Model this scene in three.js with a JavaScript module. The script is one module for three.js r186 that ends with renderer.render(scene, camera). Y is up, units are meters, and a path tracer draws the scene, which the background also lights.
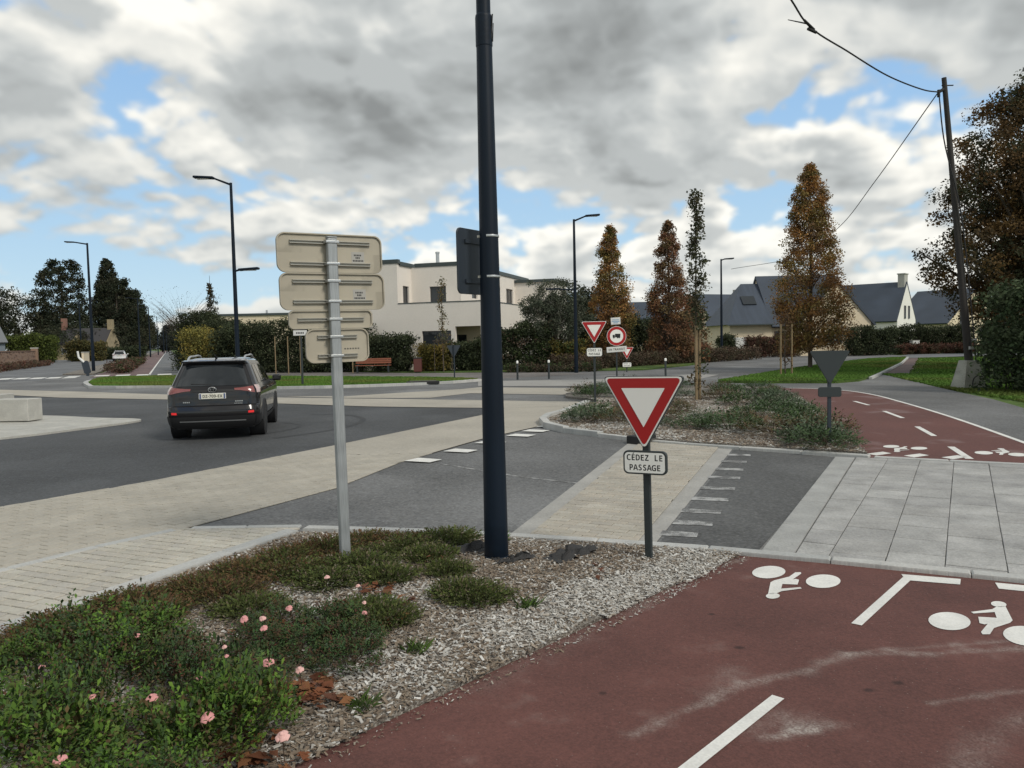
import * as THREE from 'three';
import { mergeGeometries, toCreasedNormals } from 'three/addons/utils/BufferGeometryUtils.js';
import { RoundedBoxGeometry } from 'three/addons/geometries/RoundedBoxGeometry.js';

// ------------------------------------------------------------------ camera, sky, sun, exposure
const scene = new THREE.Scene();
const camera = new THREE.PerspectiveCamera(52.72, 1024 / 768, 0.05, 4000);
camera.position.set(0, 1.9, 0);
camera.rotation.order = 'YXZ';
camera.rotation.set(-0.0554, 0, -0.0209);

const renderer = new THREE.WebGLRenderer({ antialias: true });
renderer.toneMapping = THREE.LinearToneMapping;
renderer.toneMappingExposure = 1.4;
renderer.shadowMap.enabled = true;

// value noise on a lattice; per = period (0 = none)
const HASH = new Float32Array(65536);
{ let s = 1234567; for (let i = 0; i < 65536; i++) { s = (Math.imul(s, 1664525) + 1013904223) | 0; HASH[i] = (s >>> 8) / 16777216; } }
const hash2 = (i, j) => HASH[(Math.imul(i, 7919) ^ Math.imul(j, 104729) ^ (Math.imul(i + 31 * j, 2654435) >>> 9)) & 65535];
function vnoise(x, y, per = 0) {
  let i = Math.floor(x), j = Math.floor(y); const fx = x - i, fy = y - j;
  let i1 = i + 1, j1 = j + 1;
  if (per) { i = ((i % per) + per) % per; j = ((j % per) + per) % per; i1 = ((i1 % per) + per) % per; j1 = ((j1 % per) + per) % per; }
  const u = fx * fx * fx * (fx * (fx * 6 - 15) + 10), v = fy * fy * fy * (fy * (fy * 6 - 15) + 10);
  const a = hash2(i, j), b = hash2(i1, j), c = hash2(i, j1), d = hash2(i1, j1);
  return a + (b - a) * u + (c - a) * v + (a - b - c + d) * u * v;
}
function fbm(x, y, oct, per = 0, gain = 0.5) {
  let s = 0, a = 1, t = 0;
  for (let o = 0; o < oct; o++) { s += a * vnoise(x + o * 17.3 * (per ? 0 : 1), y + o * 9.1 * (per ? 0 : 1), per); t += a; a *= gain; x *= 2; y *= 2; per *= 2; }
  return s / t;
}
const sstep = (a, b, x) => { const t = Math.min(1, Math.max(0, (x - a) / (b - a))); return t * t * (3 - 2 * t); };
const mix = (a, b, t) => a + (b - a) * t;
function rng(seed) { let s = seed | 0; return () => { s = (s + 0x6d2b79f5) | 0; let t = Math.imul(s ^ (s >>> 15), 1 | s); t = (t + Math.imul(t ^ (t >>> 7), 61 | t)) ^ t; return ((t ^ (t >>> 14)) >>> 0) / 4294967296; }; }

// broken stratocumulus over pale blue, the same all the way round
function skyTexture() {
  const W = 2048, Hh = 1024, data = new Float32Array(W * Hh * 4);
  const bil = (x, y, oct) => { let s = 0, a = 1, t = 0; for (let o = 0; o < oct; o++) { s += a * Math.abs(2 * vnoise(x + o * 7.7, y + o * 3.3) - 1); t += a; a *= 0.52; x = x * 2.03 + y * 0.3; y = y * 2.03 - x * 0.12; } return s / t; };
  const dens = (x, y) => {
    const wx = fbm(x * 0.9 + 3, y * 0.9 + 8, 3) - 0.5, wy = fbm(x * 0.9 + 40, y * 0.9 + 21, 3) - 0.5;
    return 0.52 * fbm(x * 0.55 + wx * 0.9 + 9, y * 0.55 + wy * 0.9 + 2, 3) + 0.26 * fbm(x * 1.9 + wx * 1.2, y * 1.9 + wy * 1.2, 5, 0, 0.55) + 0.24 * bil(x * 1.9 + wx * 0.6, y * 1.9 + wy * 0.6, 5) + 0.03;
  };
  for (let j = 0; j < Hh; j++) {
    const el = ((j + 0.5) / Hh - 0.5) * Math.PI, sy = Math.sin(el), cy = Math.cos(el);
    for (let i = 0; i < W; i++) {
      const o = (j * W + i) * 4;
      if (sy < -0.02) { data[o] = 0.30; data[o + 1] = 0.30; data[o + 2] = 0.28; data[o + 3] = 1; continue; }
      const ph = ((i + 0.5) / W - 0.5) * 2 * Math.PI, dx = Math.cos(ph) * cy, dz = Math.sin(ph) * cy;
      const t = 1 / (Math.max(0, sy) + 0.30), k = 2.7 * t, px = dx * k + SKYX, py = dz * k + SKYY, px2 = dx * k * 0.94 + SKYX, py2 = dz * k * 0.94 + SKYY;
      const d = dens(px, py), du = dens(px2, py2);
      const cov = sstep(0.40, 0.462, d);
      const thick = sstep(0.47, 0.66, d);
      const lit = Math.min(1, Math.max(0, 0.5 + (d - du) * 7.0));
      let c = mix(0.575, 0.285, thick) * mix(0.70, 1.26, lit);
      c *= mix(1.08, 0.86, sstep(0.4, 0.6, fbm(px * 0.33 + 50, py * 0.33 + 7, 3)));
      c = Math.min(0.76, Math.max(0.10, c));
      const up = Math.min(1, Math.max(0, sy) / 0.5), warm = sstep(0.35, 0.72, c);
      const br = mix(0.42, 0.15, Math.pow(up, 0.7)), bg = mix(0.585, 0.30, Math.pow(up, 0.7)), bb = mix(0.64, 0.56, up);
      let r = mix(br, c * mix(0.93, 1.0, warm), cov), g = mix(bg, c * mix(0.98, 0.985, warm), cov), b = mix(bb, c * mix(0.98, 0.915, warm), cov);
      const hz = Math.exp(-Math.max(0, sy) / 0.05) * 0.6;
      r = mix(r, 0.58, hz); g = mix(g, 0.61, hz); b = mix(b, 0.585, hz);
      data[o] = r; data[o + 1] = g; data[o + 2] = b; data[o + 3] = 1;
    }
  }
  const tex = new THREE.DataTexture(data, W, Hh, THREE.RGBAFormat, THREE.FloatType);
  tex.mapping = THREE.EquirectangularReflectionMapping; tex.magFilter = THREE.LinearFilter; tex.needsUpdate = true;
  return tex;
}
const SKYX = 49.1, SKYY = 4.7;
scene.background = skyTexture();
scene.environment = scene.background;

const sun = new THREE.DirectionalLight(new THREE.Color(1, 0.94, 0.84), 1.5);
sun.position.set(38, 46, 16);
sun.target.position.set(0, 0, -20);
sun.castShadow = true; sun.shadow.radius = 28; sun.shadow.mapSize.set(4096, 4096);
Object.assign(sun.shadow.camera, { left: -90, right: 90, top: 90, bottom: -90, near: 1, far: 260 });
scene.add(sun, sun.target);

// ------------------------------------------------------------------ helpers
const used = new Map();
function numbered(n) { const k = used.get(n) ?? 0; used.set(n, k + 1); return k ? n + '_' + String(k).padStart(3, '0') : n; }
function shade(o) { o.traverse((m) => { if (m.isMesh) { m.castShadow = true; m.receiveShadow = true; } }); return o; }
function thing(name, label, category, p = [0, 0, 0], turn = 0, group) {
  const o = new THREE.Group(); o.name = numbered(name); o.position.set(...p); o.rotation.y = turn;
  o.userData = { label, category }; if (group) o.userData.group = group;
  scene.add(o); return o;
}
function part(parent, name, geo, mat) { const m = new THREE.Mesh(geo, mat); m.name = name; m.castShadow = m.receiveShadow = true; parent.add(m); return m; }
function tagged(mesh, label, category, group) { mesh.userData = { label, category }; if (group) mesh.userData.group = group; return mesh; }
function struct(name, geo, mat, label, category) {
  const m = new THREE.Mesh(geo, mat); m.name = numbered(name); m.castShadow = m.receiveShadow = true;
  m.userData = { kind: 'structure', label, category }; scene.add(m); return m;
}
function structGroup(name, label, category) { const g = new THREE.Group(); g.name = numbered(name); g.userData = { kind: 'structure', label, category }; scene.add(g); return g; }
function copyOf(root, p, turn, scale, label) {
  const r = root.clone(); r.name = numbered(root.name.replace(/_\d{3}$/, '')); r.position.set(...p); r.rotation.y = turn;
  r.scale.set(scale[0], scale[1], scale[2]); r.userData = { ...root.userData }; if (label) r.userData.label = label; scene.add(r); return r;
}
const V3 = (x, y, z) => new THREE.Vector3(x, y, z);
const S = 1.118;                                   // site survey grid -> metres
const U = (pts) => pts.map(([x, z]) => [x * S, z * S]);
function clean(g) {
  g = g.index ? g.toNonIndexed() : g;
  for (const k of Object.keys(g.attributes)) if (!['position', 'normal', 'uv'].includes(k)) g.deleteAttribute(k);
  if (!g.attributes.uv) g.setAttribute('uv', new THREE.BufferAttribute(new Float32Array(g.attributes.position.count * 2), 2));
  if (!g.attributes.normal) g.computeVertexNormals();
  return g;
}
const merge = (list) => mergeGeometries(list.map(clean));
const box = (w, h, d, x = 0, y = 0, z = 0) => new THREE.BoxGeometry(w, h, d).translate(x, y, z);
const rbox = (w, h, d, r, x = 0, y = 0, z = 0) => new RoundedBoxGeometry(w, h, d, 2, r).translate(x, y, z);
function limb(a, b, ra, rb, seg = 8, caps = true) {
  const d = V3().subVectors(b, a), L = d.length();
  const g = new THREE.CylinderGeometry(rb, ra, L, seg, 1, !caps);
  g.translate(0, L / 2, 0); g.applyQuaternion(new THREE.Quaternion().setFromUnitVectors(V3(0, 1, 0), d.normalize())); g.translate(a.x, a.y, a.z); return g;
}
const lathe = (pts, seg = 24) => new THREE.LatheGeometry(pts.map(([r, y]) => new THREE.Vector2(r, y)), seg);
function smooth(pts, closed, per = 6) {            // spline through plan points
  const c = new THREE.CatmullRomCurve3(pts.map(([x, z]) => V3(x, 0, z)), closed, 'centripetal');
  return c.getPoints(pts.length * per).map((p) => [p.x, p.z]);
}
function flat(pts, y) {                            // level sheet, uv in metres
  const s = new THREE.Shape(pts.map(([x, z]) => new THREE.Vector2(x, -z)));
  return new THREE.ShapeGeometry(s).rotateX(-Math.PI / 2).translate(0, y, 0);
}
function raised(pts, y0, y1) {                     // a sheet with sides
  const s = new THREE.Shape(pts.map(([x, z]) => new THREE.Vector2(x, -z)));
  return new THREE.ExtrudeGeometry(s, { depth: y1 - y0, bevelEnabled: false }).rotateX(-Math.PI / 2).translate(0, y0, 0);
}
function ribbon(pts, w, y) {                       // painted line along a polyline
  const P = [], I = [], uv = [];
  for (let i = 0; i < pts.length; i++) {
    const a = pts[Math.max(0, i - 1)], b = pts[Math.min(pts.length - 1, i + 1)];
    let dx = b[0] - a[0], dz = b[1] - a[1]; const L = Math.hypot(dx, dz); dx /= L; dz /= L;
    P.push(pts[i][0] - dz * w / 2, y, pts[i][1] + dx * w / 2, pts[i][0] + dz * w / 2, y, pts[i][1] - dx * w / 2);
    for (const k of [0, 3]) { const o = P.length - 6 + k; uv.push(P[o], -P[o + 2]); }
    if (i) { const o = i * 2; I.push(o - 2, o - 1, o, o - 1, o + 1, o); }
  }
  const g = new THREE.BufferGeometry(); g.setAttribute('position', new THREE.Float32BufferAttribute(P, 3)); g.setAttribute('uv', new THREE.Float32BufferAttribute(uv, 2)); g.setIndex(I); g.computeVertexNormals();
  return g;
}
function inside(pts, x, z) { let c = false; for (let i = 0, j = pts.length - 1; i < pts.length; j = i++) { const [a, b] = pts[i], [d, e] = pts[j]; if ((b > z) !== (e > z) && x < (d - a) * (z - b) / (e - b) + a) c = !c; } return c; }
const area = (p) => { let s = 0; for (let i = 0, j = p.length - 1; i < p.length; j = i++) s += p[j][0] * p[i][1] - p[i][0] * p[j][1]; return s / 2; };
function clip(subject, cell) {                     // Sutherland-Hodgman, cell convex
  let out = subject; const ccw = area(cell) > 0 ? 1 : -1;
  for (let i = 0; i < cell.length && out.length; i++) {
    const a = cell[i], b = cell[(i + 1) % cell.length], inp = out; out = [];
    const side = (p) => ccw * ((b[0] - a[0]) * (p[1] - a[1]) - (b[1] - a[1]) * (p[0] - a[0]));
    for (let k = 0; k < inp.length; k++) {
      const p = inp[k], q = inp[(k + 1) % inp.length], sp = side(p), sq = side(q);
      if (sp >= 0) out.push(p);
      if ((sp > 0 && sq < 0) || (sp < 0 && sq > 0)) { const t = sp / (sp - sq); out.push([p[0] + (q[0] - p[0]) * t, p[1] + (q[1] - p[1]) * t]); }
    }
  }
  return out;
}
function slab(outline, y0, y1, c) {                // convex plan outline -> block with a chamfered top
  const o = area(outline) > 0 ? outline : [...outline].reverse(), n = o.length, P = [], uv = [];
  let cx = 0, cz = 0; for (const [x, z] of o) { cx += x / n; cz += z / n; }
  const inn = o.map(([x, z]) => { const dx = cx - x, dz = cz - z, L = Math.hypot(dx, dz) || 1, k = Math.min(0.45, c * 1.3 / L); return [x + dx * k, z + dz * k]; });
  const v = (p, y) => { P.push(p[0], y, p[1]); uv.push(p[0], -p[1]); };
  for (let i = 1; i < n - 1; i++) { v(inn[0], y1); v(inn[i + 1], y1); v(inn[i], y1); }
  for (let i = 0; i < n; i++) {
    const a = o[i], b = o[(i + 1) % n], ia = inn[i], ib = inn[(i + 1) % n];
    v(a, y1 - c); v(ia, y1); v(ib, y1); v(a, y1 - c); v(ib, y1); v(b, y1 - c);
    v(a, y0); v(a, y1 - c); v(b, y1 - c); v(a, y0); v(b, y1 - c); v(b, y0);
  }
  const g = new THREE.BufferGeometry(); g.setAttribute('position', new THREE.Float32BufferAttribute(P, 3)); g.setAttribute('uv', new THREE.Float32BufferAttribute(uv, 2)); g.computeVertexNormals(); return g;
}
function paving(parent, name, poly, dir, w, l, joint, y0, y1, mats, seed, keep = 300, far = -1e9, jl = joint) {   // blocks of w x l in staggered courses along dir
  const R = rng(seed), L = Math.hypot(dir[0], dir[1]), dx = dir[0] / L, dz = dir[1] / L, pieces = [];
  const loc = poly.map(([x, z]) => [x * dx + z * dz, -x * dz + z * dx]), inv = ([a, b]) => [a * dx - b * dz, a * dz + b * dx];
  const a0 = Math.min(...loc.map((p) => p[0])), a1 = Math.max(...loc.map((p) => p[0])), b0 = Math.min(...loc.map((p) => p[1])), b1 = Math.max(...loc.map((p) => p[1]));
  let row = 0;
  for (let b = b0; b < b1; b += w, row++) for (let a = a0 - (row % 2 ? l / 2 : 0); a < a1; a += l) {
    const h = joint / 2, e = jl / 2, j = () => (R() - 0.5) * joint * 0.5;
    const cell = [[a + e + j(), b + h + j()], [a + l - e + j(), b + h + j()], [a + l - e + j(), b + w - h + j()], [a + e + j(), b + w - h + j()]];
    const c = clip(loc, cell); if (c.length < 3 || Math.abs(area(c)) < w * l * 0.06) continue;
    const o = c.map(inv), cz = o.reduce((s, p) => s + p[1], 0) / o.length, cx = o.reduce((s, p) => s + p[0], 0) / o.length;
    if (cz < far) continue;
    pieces.push({ o, d: Math.hypot(cx, cz), t: (R() - 0.5) * 0.004, m: Math.floor(R() * mats.length) });
  }
  pieces.sort((p, q) => p.d - q.d);
  const rest = mats.map(() => []);
  pieces.forEach((p, i) => { const g = slab(p.o, y0, y1 + p.t, 0.004); if (i < keep) part(parent, numbered(name), g, mats[p.m]); else rest[p.m].push(g); });
  rest.forEach((r, i) => { if (r.length) { const m = part(parent, numbered(name + '_field'), merge(r), mats[i]); m.userData.kind = 'stuff'; } });
}
function kerb(parent, pts, w, y0, y1, len, mats, joint = 0.008, hgt) {    // stones laid end to end along a line; pts is the middle line
  const acc = [0]; for (let i = 1; i < pts.length; i++) acc.push(acc[i - 1] + Math.hypot(pts[i][0] - pts[i - 1][0], pts[i][1] - pts[i - 1][1]));
  const total = acc[acc.length - 1], n = Math.max(1, Math.round(total / len));
  const at = (s) => { s = Math.min(total, Math.max(0, s)); let i = 1; while (i < acc.length - 1 && acc[i] < s) i++; const t = (s - acc[i - 1]) / (acc[i] - acc[i - 1]); return [mix(pts[i - 1][0], pts[i][0], t), mix(pts[i - 1][1], pts[i][1], t)]; };
  const nrm = (s) => { const a = at(s - 0.05), b = at(s + 0.05), L = Math.hypot(b[0] - a[0], b[1] - a[1]); return [-(b[1] - a[1]) / L, (b[0] - a[0]) / L]; };
  for (let k = 0; k < n; k++) {
    const s0 = total * k / n + joint / 2, s1 = total * (k + 1) / n - joint / 2, top = [], bot = [];
    for (const s of [s0, s1]) { const p = at(s), q = nrm(s); top.push([p[0] + q[0] * w / 2, p[1] + q[1] * w / 2]); bot.push([p[0] - q[0] * w / 2, p[1] - q[1] * w / 2]); }
    part(parent, numbered('kerb_stone'), slab([top[0], top[1], bot[1], bot[0]], y0, hgt ? hgt((s0 + s1) / 2 / total) : y1, 0.01), mats[k % mats.length]);
  }
}

// ------------------------------------------------------------------ materials
function tex(size, fn, metres, opts = {}) {        // fn(u, v) -> linear rgb 0..1, tiling when it uses periodic noise
  const data = new Uint8Array(size * size * 4);
  for (let j = 0; j < size; j++) for (let i = 0; i < size; i++) {
    const c = fn((i + 0.5) / size, (j + 0.5) / size), o = (j * size + i) * 4;
    for (let k = 0; k < 3; k++) { const l = Math.min(1, Math.max(0, c[k])); data[o + k] = 255 * (opts.raw ? l : l <= 0.0031308 ? l * 12.92 : 1.055 * Math.pow(l, 1 / 2.4) - 0.055); }
    data[o + 3] = 255;
  }
  const t = new THREE.DataTexture(data, size, size, THREE.RGBAFormat); t.wrapS = t.wrapT = opts.wrap ?? THREE.RepeatWrapping; t.magFilter = THREE.LinearFilter; t.minFilter = THREE.LinearMipmapLinearFilter; t.generateMipmaps = true;
  if (!opts.raw) t.colorSpace = THREE.SRGBColorSpace;
  t.repeat.set(1 / metres, 1 / metres); t.needsUpdate = true; return t;
}
const grainBump = tex(512, (u, v) => { const n = 0.6 * vnoise(u * 256, v * 256, 256) + 0.4 * vnoise(u * 90, v * 90, 90); return [n, n, n]; }, 1.5, { raw: true });
const softBump = tex(256, (u, v) => { const n = fbm(u * 24, v * 24, 4, 24); return [n, n, n]; }, 0.8, { raw: true });
function stoneTex(base, contrast, seed, metres = 3, tint = [1, 1, 1], size = 512) {
  return tex(size, (u, v) => {
    const a = fbm(u * 6 + 0, v * 6, 4, 6), g = vnoise(u * 200 + seed * 3, v * 200, 200), h = vnoise(u * 97 + seed, v * 97, 97), k = 1 + contrast * ((a - 0.5) * 1.1 + (g - 0.5) * 0.5 + (h - 0.5) * 0.45);
    return base.map((b, i) => b * (1 + (k - 1) * tint[i]));
  }, metres);
}
const std = (o) => new THREE.MeshStandardMaterial({ roughness: 0.85, side: THREE.DoubleSide, ...o });
const rgb = (r, g, b) => new THREE.Color().setRGB(r, g, b);
const mapped = (map, o = {}) => std({ map, bumpMap: grainBump, bumpScale: 0.003, ...o });

const asphaltTex = (base, seed) => tex(1024, (u, v) => {
  const a = fbm(u * 5, v * 5, 5, 5), f = vnoise(u * 512, v * 512, 512), f2 = vnoise(u * 256 + seed, v * 256, 256), st = sstep(0.60, 0.75, fbm(u * 9 + seed, v * 9, 4, 9));
  const k = 1 + (a - 0.5) * 0.75 + (fbm(u * 2 + 0.5, v * 2, 3, 2) - 0.5) * 0.35 + (f - 0.5) * 0.55 + (f2 - 0.5) * 0.3 + st * 0.12, w = f > 0.93 ? 0.05 : 0;
  return [base[0] * k + w, base[1] * k + w, base[2] * k + w];
}, 9);
const M = {
  asphalt: mapped(asphaltTex([0.155, 0.156, 0.155], 1), { roughness: 0.9 }),
  asphaltDark: mapped(asphaltTex([0.068, 0.071, 0.074], 5), { roughness: 0.82 }),
  footway: mapped(asphaltTex([0.10, 0.104, 0.104], 9), { roughness: 0.9 }),
  farRoad: mapped(asphaltTex([0.15, 0.155, 0.16], 3), { roughness: 0.9 }),
  farRed: mapped(asphaltTex([0.17, 0.115, 0.11], 4), { roughness: 0.9 }),
  paint: mapped(tex(512, (u, v) => { const a = fbm(u * 8, v * 8, 5, 8), g = vnoise(u * 128, v * 128, 128), k = 0.74 + (a - 0.5) * 0.22 + (g - 0.5) * 0.1; return [k, k * 0.985, k * 0.93]; }, 1.2), { roughness: 0.7, bumpScale: 0.001 }),
  paintWorn: mapped(tex(512, (u, v) => { const a = fbm(u * 10, v * 10, 5, 10), g = vnoise(u * 200, v * 200, 200), k = mix(0.42, 0.13, sstep(0.35, 0.64, a * 0.7 + g * 0.3)); return [k, k, k * 0.98]; }, 1.1), { roughness: 0.8 }),
  joint: mapped(stoneTex([0.085, 0.078, 0.065], 0.6, 2)),
  jointGrey: mapped(stoneTex([0.19, 0.186, 0.176], 0.9, 4)),
  soil: mapped(tex(1024, (u, v) => { const a = fbm(u * 8, v * 8, 5, 8), g = vnoise(u * 300, v * 300, 300), h = vnoise(u * 140, v * 70, 70), k = 0.6 + a * 0.8; const w = g > 0.66 ? 0.16 : 0; return [0.15 * k + w + (h - 0.5) * 0.08, 0.13 * k + w + (h - 0.5) * 0.075, 0.108 * k + w * 0.92 + (h - 0.5) * 0.06]; }, 2.6), { bumpScale: 0.012 }),
  grass: mapped(tex(1024, (u, v) => { const a = fbm(u * 7, v * 7, 5, 7), g = vnoise(u * 340, v * 340, 340), h = fbm(u * 40, v * 40, 2, 40), k = 0.55 + a * 0.7 + (g - 0.5) * 0.7 + (h - 0.5) * 0.4, y = sstep(0.5, 0.75, fbm(u * 4 + 9, v * 4, 4, 4)); return [mix(0.085, 0.125, y) * k, mix(0.15, 0.14, y) * k, mix(0.024, 0.03, y) * k]; }, 7), { roughness: 1, bumpScale: 0.02 }),
  wall: mapped(stoneTex([0.76, 0.71, 0.645], 0.08, 3, 6), { roughness: 0.95 }),
  wallCream: mapped(stoneTex([0.74, 0.63, 0.46], 0.1, 5, 6), { roughness: 0.95 }),
  wallWhite: mapped(stoneTex([0.84, 0.82, 0.77], 0.08, 6, 6), { roughness: 0.95 }),
  wallStone: mapped(stoneTex([0.33, 0.27, 0.17], 0.5, 7, 4), { roughness: 0.95 }),
  slate: mapped(tex(512, (u, v) => { const a = fbm(u * 16, v * 16, 3, 16), k = 0.75 + a * 0.5; return [0.046 * k, 0.060 * k, 0.084 * k]; }, 4), { roughness: 0.55 }),
  darkTrim: std({ color: rgb(0.05, 0.065, 0.065), roughness: 0.5 }),
  windowGlass: new THREE.MeshPhysicalMaterial({ color: rgb(0.03, 0.035, 0.04), roughness: 0.08, metalness: 0, specularIntensity: 1, side: THREE.DoubleSide }),
  frameWhite: std({ color: rgb(0.7, 0.7, 0.68), roughness: 0.5 }),
  frameDark: std({ color: rgb(0.06, 0.06, 0.065), roughness: 0.5 }),
  navy: new THREE.MeshPhysicalMaterial({ specularIntensity: 0.45, side: THREE.DoubleSide, map: tex(256, (u, v) => { const a = fbm(u * 8, v * 30, 4, 8) - 0.5, k = 1 + a * 0.5; return [0.006 * k, 0.0125 * k, 0.023 * k]; }, 1), bumpMap: softBump, bumpScale: 0.0006, roughness: 0.5 }),
  navySign: std({ color: rgb(0.024, 0.033, 0.045), roughness: 0.5, bumpMap: softBump, bumpScale: 0.0004 }),
  greenPost: std({ color: rgb(0.028, 0.036, 0.038), roughness: 0.5, bumpMap: softBump, bumpScale: 0.0005 }),
  galv: std({ map: tex(256, (u, v) => { const a = fbm(u * 14, v * 14, 3, 14), c = vnoise(u * 30, v * 12, 6), k = 0.65 + a * 0.5 + (c - 0.5) * 0.45; return [0.40 * k, 0.425 * k, 0.435 * k]; }, 0.5), metalness: 0.4, roughness: 0.5 }),
  steel: std({ color: rgb(0.55, 0.56, 0.56), metalness: 0.8, roughness: 0.35 }),
  signBack: std({ map: tex(512, (u, v) => { const a = fbm(u * 4, v * 4, 5, 4), d = sstep(0.52, 0.72, fbm(u * 9 + 3, v * 5, 5, 9)), k = 0.86 + (a - 0.5) * 0.32 - d * 0.14; return [0.50 * k, 0.455 * k, 0.36 * k]; }, 1.3), roughness: 0.5, metalness: 0.1 }),
  rail: std({ color: rgb(0.42, 0.40, 0.35), metalness: 0.5, roughness: 0.45 }),
  edgeDark: std({ color: rgb(0.09, 0.085, 0.075), roughness: 0.6 }),
  signWhite: std({ color: rgb(0.88, 0.87, 0.82), roughness: 0.4 }),
  signRed: std({ color: rgb(0.40, 0.011, 0.012), roughness: 0.38 }),
  signInk: std({ color: rgb(0.012, 0.012, 0.014), roughness: 0.5 }),
  wood: std({ map: tex(256, (u, v) => { const a = fbm(u * 40, v * 4, 4, 4), k = 0.7 + a * 0.6; return [0.25 * k, 0.185 * k, 0.105 * k]; }, 0.5), roughness: 0.9 }),
  woodRed: std({ color: rgb(0.26, 0.09, 0.05), roughness: 0.7 }),
  bark: std({ map: tex(256, (u, v) => { const a = fbm(u * 20, v * 6, 4, 2), k = 0.6 + a * 0.8; return [0.10 * k, 0.08 * k, 0.062 * k]; }, 0.8), roughness: 1, bumpMap: softBump, bumpScale: 0.02 }),
  poleWood: std({ map: tex(256, (u, v) => { const a = fbm(u * 40, v * 4, 4, 4), k = 0.6 + a * 0.8; return [0.042 * k, 0.038 * k, 0.035 * k]; }, 0.5), roughness: 0.9 }),
  concrete: mapped(stoneTex([0.46, 0.45, 0.41], 0.28, 8, 2)),
  concreteOld: mapped(stoneTex([0.33, 0.33, 0.28], 0.55, 9, 1.2)),
  fabric: std({ color: rgb(0.035, 0.034, 0.034), roughness: 0.8, bumpMap: softBump, bumpScale: 0.01 }),
  rubber: std({ color: rgb(0.018, 0.018, 0.019), roughness: 0.8 }),
  leaf: new THREE.MeshPhysicalMaterial({ vertexColors: true, roughness: 0.85, side: THREE.DoubleSide, specularIntensity: 0.3, transmission: 0.25, thickness: 0 }),
};
const paverMats = [[0.46, 0.43, 0.37], [0.435, 0.41, 0.35], [0.48, 0.455, 0.39], [0.45, 0.42, 0.355], [0.43, 0.405, 0.355]].map((c, i) => mapped(stoneTex(c, 0.28, 20 + i, 2, [1, 1, 1], 256), { bumpMap: softBump, bumpScale: 0.004 }));
const crossMats = [[0.40, 0.37, 0.31], [0.42, 0.38, 0.315], [0.38, 0.35, 0.298], [0.435, 0.405, 0.345]].map((c, i) => mapped(stoneTex(c, 0.28, 30 + i, 2, [1, 1, 1], 256), { bumpMap: softBump, bumpScale: 0.004 }));
const bandMats = [[0.405, 0.375, 0.317], [0.385, 0.358, 0.303], [0.42, 0.39, 0.33], [0.40, 0.368, 0.308]].map((c, i) => mapped(stoneTex(c, 0.25, 40 + i, 2, [1, 1, 1], 256), { bumpMap: softBump, bumpScale: 0.003 }));
const slabMats = [[0.375, 0.37, 0.355], [0.345, 0.34, 0.328], [0.40, 0.395, 0.378], [0.36, 0.353, 0.337]].map((c, i) => mapped(stoneTex(c, 0.5, 50 + i, 1.6), { roughness: 0.8 }));
const kerbMats = [[0.47, 0.47, 0.45], [0.42, 0.425, 0.41], [0.50, 0.495, 0.47]].map((c, i) => mapped(stoneTex(c, 0.3, 60 + i, 1.6, [1, 1, 1], 256)));
const bandFar = mapped(tex(1024, (u, v) => { const a = fbm(u * 6, v * 6, 5, 6), g = vnoise(u * 120, v * 240, 120), h = vnoise(u * 420, v * 420, 420), k = 1 + (a - 0.5) * 0.3 + (g - 0.5) * 0.13 + (h - 0.5) * 0.2; return [0.405 * k, 0.374 * k, 0.316 * k]; }, 8), { roughness: 0.9 });

// ------------------------------------------------------------------ the ground and the roads
struct('ground', new THREE.PlaneGeometry(3600, 3600, 1, 1).rotateX(-Math.PI / 2).translate(0, -0.03, -900), (() => { const m = M.grass.clone(); m.map = M.grass.map.clone(); m.map.repeat.set(3600 / 7, 3600 / 7); m.map.needsUpdate = true; m.bumpMap = null; return m; })(), 'grassy ground running out to the horizon', 'ground');

const road = struct('road', flat(U([[-60, 3], [16, 3], [16, -4.4], [9.2, -8], [9.5, -12], [10.4, -15.7], [11.2, -16.9], [12.0, -19.3], [12.6, -21.8], [13.3, -24.4], [14.3, -27], [17.9, -33.2], [23, -42.5], [27.5, -52], [33, -72], [31.3, -76], [20, -68], [15, -56], [11, -47], [7, -41], [0.5, -42.3], [-3.4, -43], [-6.4, -44.5], [-16, -53.5], [-22.6, -56], [-43, -56], [-60, -60]]), 0), M.asphalt, 'grey asphalt road surface around the junction', 'road');
const lanePts = U([[-0.19, -19.6], [-0.75, -17.69], [-3, -12.95], [-4.65, -9.81], [-5.61, -8.36], [-8.2, -4.5], [-20, -3], [-40, -20], [-30, -37], [-20.15, -30.44], [-16.2, -27.71], [-11.24, -25.4], [-6.81, -22.64], [-3.85, -20.88], [-1.88, -20.09]]);
const lane = struct('roundabout_lane', flat(lanePts, 0.004), M.asphaltDark, 'dark asphalt roundabout lane under the car', 'road');
// rubber marks left by turning wheels
for (const [pts, w] of [[[[-4.9, -18.9], [-4.0, -18.6], [-3.4, -17.5], [-3.35, -16.4], [-3.7, -15.2], [-4.4, -14.2]], 0.16], [[[-5.0, -17.0], [-4.55, -16.5], [-4.5, -15.7], [-4.8, -14.9]], 0.10]])
  part(lane, 'tyre_mark', ribbon(smooth(U(pts), false, 8), w, 0.0075), std({ color: rgb(0.032, 0.033, 0.035), roughness: 0.7 }));

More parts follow.
